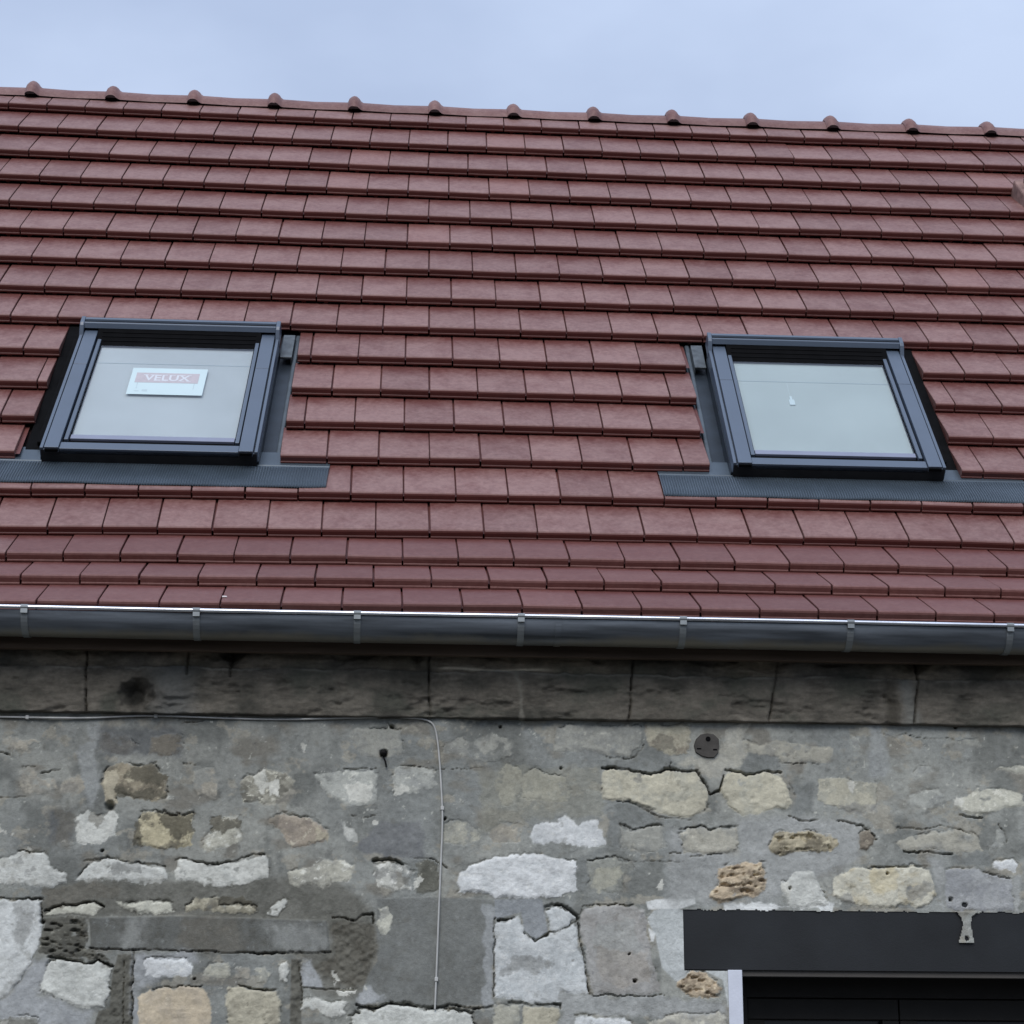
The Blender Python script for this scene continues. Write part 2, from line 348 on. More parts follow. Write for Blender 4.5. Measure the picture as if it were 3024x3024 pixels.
def paint(X, Z, t, seed):
    a, b, fb, c, fc = TONES[t]
    m1 = rank(fbm(X, Z*1.15, .045, seed, 6, .68), fb, .16)[..., None]*.85
    m2 = rank(fbm(X*1., Z*1.4, .022, seed+5, 5, .66), fc, .06)[..., None]*.9
    q = a*(1-m1)+b*m1; return q*(1-m2)+c*m2

def random_stones(x0, x1, z0, z1, seed):
    g = random.Random(seed); out = []; z = z0
    kinds = ['tan', 'cream', 'greytan', 'mixwhite', 'white', 'greywhite', 'creamlichen2', 'tanlight', 'lichen']
    while z < z1:
        h = g.uniform(.07, .15); x = x0-g.random()*.1
        while x < x1:
            w = g.uniform(.1, .28)
            if g.random() < .8:
                P = []
                for k in range(12):
                    a = 2*math.pi*k/12; cx, cz = math.cos(a), math.sin(a)
                    q = 1/max(abs(cx), abs(cz))**.8
                    P += [1000*(x+w/2+cx*q*w*.42*g.uniform(.85, 1.08)), 1000*(z+h/2+cz*q*h*.40*g.uniform(.85, 1.08))]
                out.append((g.choice(kinds), g.choice([.05, .2, .4]), g.uniform(3, 8), g.uniform(2, 14), P))
            x += w+g.uniform(.0, .04)
        z += h
    return out

def masonry_panel(x0, x1, z0, z1, res, Y, stones, cracks, patches, holes, keep, split):
    """height-field wall face: returns nothing, links 'wall_face' mesh and one mesh per stone under the wall"""
    nx = int(round((x1-x0)/res))+1; nz = int(round((z1-z0)/res))+1
    X, Z = np.meshgrid(np.linspace(x0, x1, nx), np.linspace(z0, z1, nz)); X = X.astype(np.float64)
    WX = X+(fbm(X, Z, .035, 1, 3)-.5)*.017+(fbm(X, Z, .013, 7, 3, .6)-.5)*.015
    WZ = Z+(fbm(X, Z, .035, 3, 3)-.5)*.017+(fbm(X, Z, .013, 9, 3, .6)-.5)*.015
    H = (fbm(X, Z, .25, 21, 3)-.5)*.012+(fbm(X*.7, Z, .05, 25, 4, .6)-.5)*.007+(fbm(X, Z, .012, 31, 3)-.5)*.0022
    ID = np.full(X.shape, -1, int)
    # mortar: cooler and paler to the right, browner and darker to the left and above
    g1 = tone(125, 130, 129); g2 = tone(113, 117, 114); g3 = tone(139, 142, 138); g4 = tone(123, 122, 114)
    big = rank(fbm(X, Z, .30, 41, 3), .5, .35)[..., None]; c = g1*(1-big)+g3*big
    m = rank(fbm(X*1.6, Z, .16, 47, 4), .36, .16)[..., None]; c = c*(1-m)+g2*m
    m = rank(fbm(X, Z*1.5, .12, 53, 4), .22, .12)[..., None]; c = c*(1-m)+g4*m
    Cc = c
    rx = np.clip((X-.1)/1.2, 0, 1)[..., None]; Cc = Cc*(1+.10*rx)
    m = (rank(fbm(X, Z*1.3, .09, 57, 5, .66), .27, .06)*.8)[..., None]; Cc = Cc*(1-m)+tone(144, 142, 132)*m       # stone showing faintly through
    m = (rank(fbm(X, Z, .03, 58, 4, .6), .10, .05)*.45)[..., None]; Cc = Cc*(1-m)+tone(100, 103, 101)*m
    m = (rank(fbm(X, Z, .020, 59, 4, .6), .022, .03)*.7)[..., None]; Cc = Cc*(1-m)+tone(182, 185, 184)*m
    def region(P, pad):
        P = np.asarray(P, float).reshape(-1, 2)/1000
        i0 = max(0, int((P[:, 0].min()-pad-x0)/res)); i1 = min(nx, int((P[:, 0].max()+pad-x0)/res)+2)
        j0 = max(0, int((P[:, 1].min()-pad-z0)/res)); j1 = min(nz, int((P[:, 1].max()+pad-z0)/res)+2)
        return P, (slice(j0, j1), slice(i0, i1)), i1 > i0+1 and j1 > j0+1
    for k, (t, fe, P) in enumerate(patches):
        P, s, ok = region(P, .06)
        if not ok: continue
        sharp = fe <= 4
        d = sd_poly(X[s] if sharp else WX[s], Z[s] if sharp else WZ[s], P)
        if not sharp: d = d+(fbm(X[s], Z[s], .05, 400+k, 3)-.5)*.03
        m = np.clip(.5-d/(fe/1000*1.2), 0, 1)[..., None]
        Cc[s] = Cc[s]*(1-m)+paint(X[s], Z[s], t, 300+k)*m
        if t in ('beam', 'render'): H[s] = H[s]*(1-.65*m[..., 0])+.004*m[..., 0]*(t == 'beam')
        if t in ('oliveband', 'renderdk'): H[s] += ((fbm(X[s], Z[s], .014, 77, 3)-.5)*.012)*m[..., 0]
    for k, (t, smear, rel, gr, P) in enumerate(stones):
        smear *= .65
        P, s, ok = region(P, .03)
        if not ok: continue
        d = sd_poly(WX[s], WZ[s], P); sd = 500+k*3
        ins = d < 0
        sub = ID[s]; sub[ins] = k
        nz_ = fbm(X[s], Z[s], .06, sd, 4, .5)-.5; rough = abs(fbm(X[s]*.8, Z[s]*1.5, .028, sd+1, 4, .6)-.5)*2
        r = rel/1000.
        edge = np.clip(-d/.012, 0, 1); edge = edge*edge*(3-2*edge)
        hs = r*.55*edge+nz_*r*1.6*edge-rough*r*.28*edge
        if 'rugged' in t or t == 'darkrough': hs += -np.clip(fbm(X[s], Z[s]*2.2, .022, sd+2, 3)-.55, 0, 1)*.09*edge
        H[s] = np.where(ins, H[s]*.4+hs, H[s])
        m = np.clip(-d/.0035, 0, 1)
        sm = rank(fbm(X[s]*.8, Z[s], .045, sd+4, 4, .6), smear, .06)
        near = np.clip(1+d/.018, 0, 1)*(fbm(X[s], Z[s], .03, sd+6, 4, .6) > .50)*min(1., smear*3+.12)     # mortar smeared over the rim
        m = (m*(1-np.clip(sm+near, 0, 1)*.85))[..., None]
        Cc[s] = Cc[s]*(1-m)+paint(X[s], Z[s], t, sd)*m
        if gr > 0:
            gz, gx = np.gradient(d, res)
            top = np.clip((gz-.25)/.5, 0, 1)+.35*np.clip((abs(gx)-.7)/.3, 0, 1)
            gate = np.clip((fbm(X[s], Z[s], .05, sd+8, 3)-.46)*6, 0, 1)
            wd = .0016+.00013*gr
            H[s] -= gr/1000*1.3*np.exp(-((d-.0015)/wd)**2)*top*gate
    for k, (wd, dp, P) in enumerate(cracks):
        P, s, ok = region(P, .03)
        if not ok: continue
        d = d_line(WX[s]*.6+X[s]*.4, WZ[s]*.6+Z[s]*.4, P)
        w = wd/1000*.40*(.55+.9*fbm(X[s], Z[s], .03, 900+k, 2))
        H[s] -= dp/1000*1.25*np.clip(1.35-d/w, 0, 1)*(.35+.65*(fbm(X[s], Z[s], .045, 950+k, 2) > .42))
        dark = np.clip(1.2-d/(w*1.5), 0, 1)[..., None]*.25
        Cc[s] = Cc[s]*(1-dark)+tone(84, 82, 76)*dark
    for k, (t, fe, P) in enumerate(OVERLAYS if split else []):      # lichen, stains and bare patches with outlines of their own
        P, s, ok = region(P, .04)
        if not ok: continue
        d = sd_poly(WX[s], WZ[s], P)+(fbm(X[s], Z[s], .030 if fe < 20 else .06, 700+k, 5, .7)-.5)*(.030+.0012*fe)
        m = (np.clip(.5-d/(fe/1000*.7), 0, 1)*(.62 if t in ('ovgrey', 'ovbrown', 'ovgreen', 'ovpalegrey', 'ovtan', 'ovcream', 'ovyellow') else .85))[..., None]
        Cc[s] = Cc[s]*(1-m)+paint(X[s], Z[s], t, 800+k)*m
    for (hx, hz, rad) in holes:
        P, s, ok = region([hx, hz], .05)
        if not ok: continue
        d = np.hypot(X[s]-P[0, 0], (Z[s]-P[0, 1]))+(fbm(X[s], Z[s], .01, 5, 2)-.5)*.006
        H[s] -= .05*np.clip(1.25-d/(rad/1000), 0, 1)
    # grime: weathering at several sizes over mortar and stone alike
    gm_ = 1+.42*(fbm(X, Z, .09, 201, 5, .62)-.5)+.24*(fbm(X, Z*1.3, .022, 207, 4, .62)-.5)
    gm_ = gm_*(1-.10*np.clip(.4-X, 0, 1.2)*(ID < 0))
    Cc = Cc*gm_[..., None]
    m = (rank(fbm(X, Z, .055, 211, 5, .68), .12, .05)*.34)[..., None]; Cc = Cc*(1-m)+tone(96, 95, 88)*m*(.8+.2*Cc/.2)
    if keep is not None:
        K, H = keep(X, Z, WX, WZ, H)
    else: K = np.ones(X.shape, bool)
    V = np.stack([X, Y-H, Z], -1).reshape(-1, 3); Cc = np.clip(Cc, .01, .9)
    C4 = np.concatenate([Cc, np.ones(X.shape+(1,))], -1).reshape(-1, 4).astype(np.float32)
    idx = np.arange(nx*nz).reshape(nz, nx)
    Q = np.stack([idx[:-1, :-1], idx[:-1, 1:], idx[1:, 1:], idx[1:, :-1]], -1).reshape(-1, 4)
    qid = ID[:-1, :-1].ravel(); qk = (K[:-1, :-1] & K[:-1, 1:] & K[1:, 1:] & K[1:, :-1]).ravel()
    Q = Q[qk]; qid = qid[qk]
    def sub(name, q, parent):
        u, inv = np.unique(q, return_inverse=True)
        me = fast_mesh(name, V[u], inv.reshape(q.shape)); me.materials.append(MASON)
        a = me.color_attributes.new('Col', 'FLOAT_COLOR', 'POINT'); a.data.foreach_set('color', C4[u].ravel())
        me.polygons.foreach_set('use_smooth', np.ones(len(q), dtype=bool))
        return link(name, me, parent)
    if not split: return [sub('wall', Q, None)]
    outl = [sub('wall', Q[qid < 0], None)]
    for k in range(len(stones)):
        q = Q[qid == k]
        if len(q) > 3: outl.append(sub('wall_stone', q, outl[0]))
    return outl

# outlines measured in millimetres on the wall plane: (kind, mortar smear, relief, joint depth, outline)
STONES=[
('tan',0.45,3,4,[-1475,2918,-1457,2936,-1408,2924,-1345,2918,-1385,2902,-1391,2880,-1429,2877,-1468,2891]),
('tan',0.6,2,0,[-1415,2816,-1367,2824,-1346,2788,-1288,2781,-1281,2750,-1333,2737,-1404,2739]),
('tan',0.55,2,0,[-1269,2787,-1199,2809,-1188,2756,-1227,2724,-1276,2740]),
('lichen',0.12,6,12,[-1118,2825,-1071,2845,-1013,2832,-951,2845,-947,2818,-910,2804,-901,2731,-934,2711,-1016,2719,-1080,2743,-1082,2709,-1116,2706,-1136,2771]),
('brown',0.35,4,5,[-975,2945,-869,2947,-850,2912,-884,2868,-974,2869]),
('dkgrey',0.35,3,5,[-1145,2948,-1058,2944,-1015,2910,-1030,2875,-1138,2876]),
('white',0.08,7,6,[-1217,2654,-1166,2676,-1142,2662,-1113,2663,-1100,2680,-1068,2666,-1071,2603,-1112,2564,-1178,2558,-1208,2577]),
('creamlichen',0.08,8,14,[-994,2674,-966,2684,-922,2675,-879,2670,-812,2674,-812,2616,-816,2568,-840,2552,-916,2547,-983,2559,-1006,2589,-999,2633]),
('mixwhite',0.25,5,6,[-754,2655,-706,2665,-653,2661,-645,2584,-687,2555,-767,2543,-778,2563,-775,2592,-742,2612]),
('tan',0.65,2,3,[-819,2824,-747,2835,-730,2777,-742,2723,-805,2737,-822,2780]),
('lichenwhite',0.15,6,6,[-639,2807,-601,2813,-572,2833,-504,2814,-464,2790,-482,2756,-543,2706,-592,2715,-644,2705,-662,2778]),
('greytan',0.25,4,6,[-291,2950,-260,2981,-157,2980,-147,2997,-127,2973,-103,2973,-91,2884,-155,2878,-243,2878,-253,2916]),
('greywhite',0.3,4,7,[-402,2811,-300,2829,-207,2835,-180,2809,-180,2716,-238,2708,-287,2705,-356,2743,-376,2777]),
('greywhite',0.25,4,6,[-125,2849,-81,2847,-17,2843,22,2831,28,2782,-25,2757,-74,2744,-127,2746,-131,2809]),
('pinktan',0.08,7,8,[-556,2662,-499,2678,-411,2664,-347,2621,-341,2583,-370,2573,-423,2563,-470,2557,-516,2619,-560,2638]),
('white',0.2,3,3,[-295,2653,-285,2637,-253,2632,-244,2584,-279,2583,-298,2612]),
('greytan',0.5,2,4,[41,2915,99,2961,139,2937,218,2968,297,2939,287,2894,218,2863,120,2877,44,2891]),
('cream',0.2,3,5,[322,2825,372,2851,421,2822,470,2815,499,2764,489,2727,421,2728,318,2734]),
('cream',0.3,2,3,[224,2804,272,2859,317,2840,332,2791,293,2712,249,2709]),
('creamgrey',0.4,3,4,[54,2643,98,2663,171,2630,181,2596,123,2571,50,2585]),
('tan',0.6,2,2,[200,2620,244,2655,317,2646,317,2588,220,2577]),
('greytan',0.15,4,6,[436,2991,521,3007,640,2999,737,3006,752,2976,736,2925,703,2893,619,2894,550,2908,433,2901]),
('creambrown',0.15,6,5,[752,3006,820,3009,890,3013,919,2998,922,2948,907,2908,847,2897,813,2912,763,2938]),
('creamclean',0.04,10,24,[604,2844,648,2848,693,2839,737,2837,779,2829,841,2847,881,2840,936,2839,964,2794,978,2760,977,2716,947,2696,917,2676,853,2680,789,2699,745,2715,696,2737,637,2731,598,2745]),
('creamclean',0.04,9,16,[1032,2830,1065,2846,1114,2830,1195,2845,1239,2825,1262,2779,1273,2739,1260,2709,1220,2714,1160,2693,1090,2688,1047,2721,1023,2770]),
('brightwhite',0,3,0,[362,2649,440,2660,470,2684,509,2671,518,2646,548,2667,587,2662,592,2642,606,2638,611,2608,620,2575,586,2569,537,2573,459,2585,396,2577,358,2581,352,2605]),
('greytan',0.12,5,10,[665,2649,707,2635,764,2649,808,2652,822,2613,826,2574,792,2559,743,2554,713,2561,664,2568]),
('tanlight',0.12,6,10,[872,2623,911,2642,956,2646,975,2633,1010,2645,1079,2649,1079,2616,1077,2563,1018,2557,949,2551,885,2556,881,2594]),
('tanlight',0.15,4,4,[1107,2951,1172,2944,1243,2958,1268,2946,1372,2934,1430,2937,1429,2905,1405,2880,1365,2872,1315,2879,1255,2878,1231,2897,1141,2906,1111,2916]),
('cream',0.12,4,6,[1368,2820,1458,2826,1548,2817,1583,2813,1580,2748,1558,2713,1483,2707,1414,2731,1365,2745]),
('greywhite',0.25,3,3,[1691,2769,1742,2784,1793,2795,1821,2771,1809,2736,1748,2715,1694,2735]),
('greywhite',0.3,2,2,[1710,2844,1732,2870,1772,2869,1771,2845,1734,2827]),
('creamwhite',0.12,6,5,[1853,2756,1897,2766,1933,2791,2010,2798,2094,2784,2111,2740,2035,2724,1983,2708,1912,2695,1868,2717]),
('greytan',0.4,2,3,[1816,2941,1838,2967,1950,2973,1968,2943,1927,2928,1846,2926]),
('greywhite',0.4,2,2,[1489,2956,1500,2977,1525,2972,1528,2927,1503,2921]),
('tan',0.5,2,3,[1636,2969,1687,2985,1747,2965,1750,2935,1675,2937]),
('creamwhite',0.25,4,3,[2009,2868,2025,2880,2050,2874,2081,2877,2122,2885,2119,2845,2074,2853]),
('rugged',0,12,8,[1191,2598,1211,2627,1281,2638,1365,2634,1409,2620,1438,2591,1407,2566,1342,2561,1278,2560,1228,2544,1199,2559,1190,2583]),
('brown2',0.05,9,8,[1504,2626,1525,2646,1547,2646,1563,2607,1541,2573,1511,2571,1500,2597]),
('tanlight',0.15,5,5,[1632,2603,1703,2628,1779,2642,1869,2649,1935,2621,1944,2571,1839,2565,1800,2578,1660,2569]),
('greywhite',0.3,3,5,[1961,2597,1992,2612,1995,2652,2020,2657,2028,2627,2016,2593,1970,2578]),
('white2',0.04,7,5,[1225,2462,1270,2487,1316,2507,1345,2501,1363,2449,1387,2382,1320,2371,1251,2371,1233,2410]),
('bigcream',0,11,6,[1403,2479,1469,2508,1504,2518,1538,2512,1623,2517,1697,2521,1746,2506,1764,2468,1769,2415,1740,2390,1709,2377,1640,2384,1620,2374,1541,2370,1498,2388,1439,2396,1405,2416]),
('bluegrey',0,4,4,[1806,2507,1861,2513,1921,2516,1944,2494,2038,2481,2043,2408,2040,2367,1911,2366,1852,2367,1808,2374,1799,2435]),
('brightwhite',0,6,4,[1972,2543,2008,2545,2043,2547,2061,2530,2054,2500,2015,2511,1990,2504,1968,2519]),
('tan',0.3,4,3,[2067,2437,2091,2447,2110,2438,2102,2404,2065,2408]),
('brightwhite',0,8,6,[101,2460,108,2479,129,2499,192,2528,269,2544,318,2545,362,2551,435,2536,498,2525,519,2519,515,2469,515,2421,478,2411,454,2399,386,2396,328,2395,275,2391,212,2399,154,2408,101,2410]),
('olive',0.3,4,8,[557,2523,586,2533,635,2539,659,2529,703,2524,713,2505,678,2471,673,2433,633,2413,566,2422,551,2451]),
('whitebig',0,6,0,[232,2314,275,2321,314,2341,329,2286,347,2268,372,2254,415,2275,458,2288,509,2308,518,2232,540,2180,552,2073,491,2072,457,2076,450,2044,348,2043,276,2057,231,2061,228,2229]),
('whitebig',0,5,12,[403,2361,444,2372,488,2354,508,2331,487,2300,444,2280,421,2284,410,2325]),
('smoothgrey',0,5,4,[522,2326,536,2364,614,2374,701,2375,749,2357,758,2281,776,2187,784,2140,798,2080,735,2072,649,2074,564,2075,550,2138,538,2232,522,2279]),
('rugged2',0,15,8,[1006,2504,1075,2518,1105,2524,1164,2520,1173,2467,1172,2433,1141,2404,1101,2403,1052,2394,1003,2378,969,2398,980,2426,1005,2450,1001,2479]),
('rugged2',0,12,6,[852,2122,895,2144,915,2160,949,2150,982,2127,1010,2095,995,2068,937,2062,879,2070,851,2098]),
('brightwhite',0.04,5,5,[500,1997,581,2003,672,1999,691,1981,699,1907,500,1906]),
('creamlichen2',0.08,7,6,[326,2029,395,2038,450,2026,447,1906,324,1905]),
('creamgrey',0.05,6,6,[224,2032,276,2035,314,2033,319,1905,220,1905]),
('mixcream',0.2,7,4,[753,1986,801,2000,878,2009,993,2015,1022,2002,1022,1909,752,1908]),
('mixwhite',0.15,6,5,[-480,2473,-396,2498,-344,2521,-291,2521,-257,2498,-266,2452,-270,2447,-328,2440,-361,2421,-385,2435,-452,2425,-476,2448]),
('mixwhite2',0.1,6,16,[-190,2505,-142,2514,-89,2505,-50,2483,-63,2454,-54,2420,-102,2414,-150,2423,-174,2424,-185,2462]),
('darkolive',0.1,5,6,[-46,2516,3,2525,34,2506,40,2426,-5,2407,-44,2410,-48,2444,-42,2463]),
('white',0.2,4,3,[-549,2340,-535,2363,-498,2387,-479,2377,-496,2345,-505,2326,-543,2325]),
('creamwhite',0.2,6,0,[-176,2310,-162,2329,-167,2358,-134,2367,-121,2325,-128,2278,-146,2262,-171,2282]),
('white',0.1,5,3,[-504,2167,-467,2176,-464,2130,-469,2107,-498,2111]),
('white',0.12,5,4,[-420,2047,-378,2054,-316,2043,-260,2044,-278,2021,-268,2007,-315,1988,-358,2015,-419,2015]),
('white2',0.04,7,22,[-254,2000,-226,2007,-224,2023,-179,2017,-132,2035,-52,2032,10,2017,81,2019,157,2013,163,1904,-265,1902,-249,1979]),
('creamlichen2',0.05,8,8,[-670,2059,-662,2087,-634,2096,-572,2080,-499,2080,-486,2038,-486,1900,-663,1899]),
('creamgrey',0.25,4,4,[-758,2146,-736,2170,-670,2171,-659,2124,-719,2114,-753,2128]),
('tan',0.35,3,3,[-651,2156,-599,2157,-593,2120,-647,2120]),
('creamgrey',0.3,3,3,[-584,2148,-542,2160,-525,2130,-540,2097,-571,2106]),
('mixwhite3',0.08,7,5,[-1486,2505,-1459,2510,-1431,2515,-1399,2537,-1333,2538,-1304,2526,-1292,2493,-1262,2474,-1233,2465,-1232,2437,-1268,2422,-1277,2406,-1296,2417,-1325,2417,-1381,2421,-1452,2425,-1480,2422]),
('mixwhite3',0.06,7,8,[-1204,2442,-1173,2475,-1155,2499,-1099,2515,-1042,2510,-1017,2495,-956,2498,-898,2489,-885,2455,-886,2440,-971,2430,-1038,2434,-1085,2438,-1156,2433]),
('white',0.03,7,12,[-862,2469,-856,2507,-823,2514,-804,2502,-780,2507,-746,2498,-699,2508,-651,2504,-614,2523,-556,2530,-544,2506,-544,2458,-610,2438,-648,2431,-695,2421,-762,2423,-801,2441,-860,2441]),
('creamwhite',0.05,5,14,[-1297,2323,-1281,2337,-1231,2356,-1165,2361,-1128,2363,-1099,2351,-1130,2326,-1234,2326]),
('creamwhite',0.08,6,8,[-1065,2372,-1044,2377,-1024,2368,-977,2373,-892,2374,-868,2360,-859,2332,-928,2329,-984,2324,-1013,2340]),
('lichen2',0.1,6,8,[-824,2332,-811,2361,-789,2384,-756,2390,-713,2385,-712,2362,-645,2362,-583,2358,-582,2335,-691,2331,-739,2343,-772,2342]),
('whitebig2',0,7,8,[-1448,2373,-1378,2376,-1309,2376,-1304,2309,-1307,2239,-1314,2202,-1326,2174,-1347,2142,-1363,2100,-1397,2059,-1423,2040,-1474,2035,-1500,2373]),
('white2',0,9,14,[-1270,2169,-1224,2176,-1153,2165,-1106,2170,-1058,2148,-1066,2112,-1066,2047,-1074,2015,-1125,2015,-1162,2019,-1200,2028,-1257,2055,-1295,2068,-1290,2119]),
('brightwhite',0.03,5,6,[-957,2172,-939,2183,-863,2181,-807,2180,-787,2151,-790,2125,-846,2122,-949,2119]),
('beige',0,8,6,[-966,2053,-933,2080,-844,2086,-756,2090,-731,2063,-719,2008,-709,1899,-960,1898]),
('mixdark',0.1,7,6,[-1447,1985,-1350,1991,-1292,1986,-1283,1959,-1279,1896,-1440,1895]),
('darkrough',0,9,0,[-1294,2316,-1238,2319,-1163,2319,-1145,2282,-1145,2217,-1089,2197,-1061,2172,-1135,2178,-1201,2180,-1276,2186,-1307,2202,-1304,2262]),
]
CRACKS=[
(9,30,[-190,2516,-142,2524,-113,2522,-86,2505]),
(4,14,[-46,2528,2,2528,41,2511,66,2493]),
(7,24,[-324,2323,-281,2320,-248,2311,-224,2332,-187,2337,-183,2309]),
(9,30,[-233,2034,-169,2023,-108,2040,-14,2028,29,2022,81,2036,157,2025,219,2029]),
(14,30,[5,2023,67,2030]),
(9,30,[403,2367,439,2377,478,2368,507,2344,514,2324]),
(4,12,[516,2331,538,2373,614,2376,711,2376]),
(7,24,[238,2321,300,2329]),
(6,18,[515,2326,521,2265,537,2199,553,2073]),
(4,12,[553,2072,649,2070,735,2068,812,2071]),
(8,26,[331,2277,350,2263,372,2251,415,2275]),
(3,10,[420,2280,468,2292,511,2316]),
(5,14,[229,2323,229,2182,231,2066]),
(10,30,[276,2043,343,2039]),
(7,22,[367,2041,453,2039,455,2028]),
(8,30,[604,2849,648,2852,693,2843,777,2832,846,2850,886,2845,941,2844,965,2804,983,2765,1023,2778,1031,2830]),
(7,24,[1040,2848,1085,2842,1114,2830,1180,2847,1239,2840]),
(4,12,[657,2732,706,2732,745,2708,804,2682,917,2670]),
(4,14,[666,2658,710,2636,764,2648,809,2655]),
(5,18,[872,2635,956,2652,975,2636,1020,2651,1079,2653]),
(4,12,[619,2888,698,2884,733,2901,752,2935]),
(4,14,[881,2845,841,2852,847,2872]),
(3,10,[1235,2880,1315,2874,1375,2871]),
(4,14,[1268,2803,1286,2762]),
(4,14,[1262,2690,1317,2670,1362,2679]),
(6,20,[1432,2675,1481,2668,1520,2658,1547,2639,1564,2609]),
(5,18,[1872,2701,1912,2692,1952,2693]),
(3,10,[1640,2654,1729,2649,1795,2659,1879,2648]),
(4,12,[2006,2667,2029,2645,2033,2605]),
(3,9,[1687,2987,1757,2971,1859,2972]),
(3,9,[1646,2974,1597,2988]),
(5,16,[1548,2517,1647,2515,1742,2520]),
(6,22,[1665,2568,1765,2566,1834,2563]),
(4,12,[1940,2499,1989,2485,2033,2480]),
(5,18,[-1338,2808,-1278,2816]),
(4,12,[-1498,2717,-1384,2720]),
(5,16,[-1496,2880,-1452,2869]),
(5,16,[-861,2986,-796,3000]),
(3,8,[-1406,2826,-1363,2827]),
(3,8,[-859,2843,-801,2842]),
(7,24,[-1296,2337,-1236,2357,-1170,2363,-1128,2368,-1098,2353]),
(8,28,[-1275,2183,-1219,2179,-1153,2163,-1107,2175,-1058,2155]),
(5,18,[-1477,2378,-1308,2379,-1302,2300]),
(5,20,[-1137,2214,-1062,2212,-994,2212]),
(5,18,[-994,2212,-827,2208,-529,2202]),
(6,22,[-866,2512,-828,2519,-794,2505,-718,2504,-651,2512,-609,2533,-561,2535]),
(6,24,[-992,2207,-989,2126,-983,1966,-980,1898]),
(4,14,[-1022,2172,-1015,1966]),
(4,12,[-1175,2506,-1099,2518,-1032,2505]),
(4,12,[-1404,2537,-1319,2534]),
(4,12,[-1018,2501,-937,2502,-894,2490]),
(6,22,[-586,2203,-453,2202]),
(5,18,[-439,2202,-326,2205]),
(4,14,[-417,2089,-317,2085,-245,2080]),
(4,14,[-434,2172,-417,2038]),
(4,12,[-924,2083,-845,2088,-756,2091]),
(5,16,[-634,2099,-572,2082,-511,2083]),
(4,12,[-957,2177,-920,2188,-812,2184]),
(3,9,[-300,2834,-222,2838,-183,2833]),
(3,9,[-81,2850,22,2838,189,2843]),
(3,8,[-271,2673,-228,2664,-179,2677]),
(3,9,[557,2524,586,2535,635,2542,713,2524,909,2527]),
(4,12,[831,2552,880,2552]),
(4,12,[909,2547,953,2547]),
(4,12,[968,2552,1022,2556]),
(3,10,[500,2003,581,2008]),
]
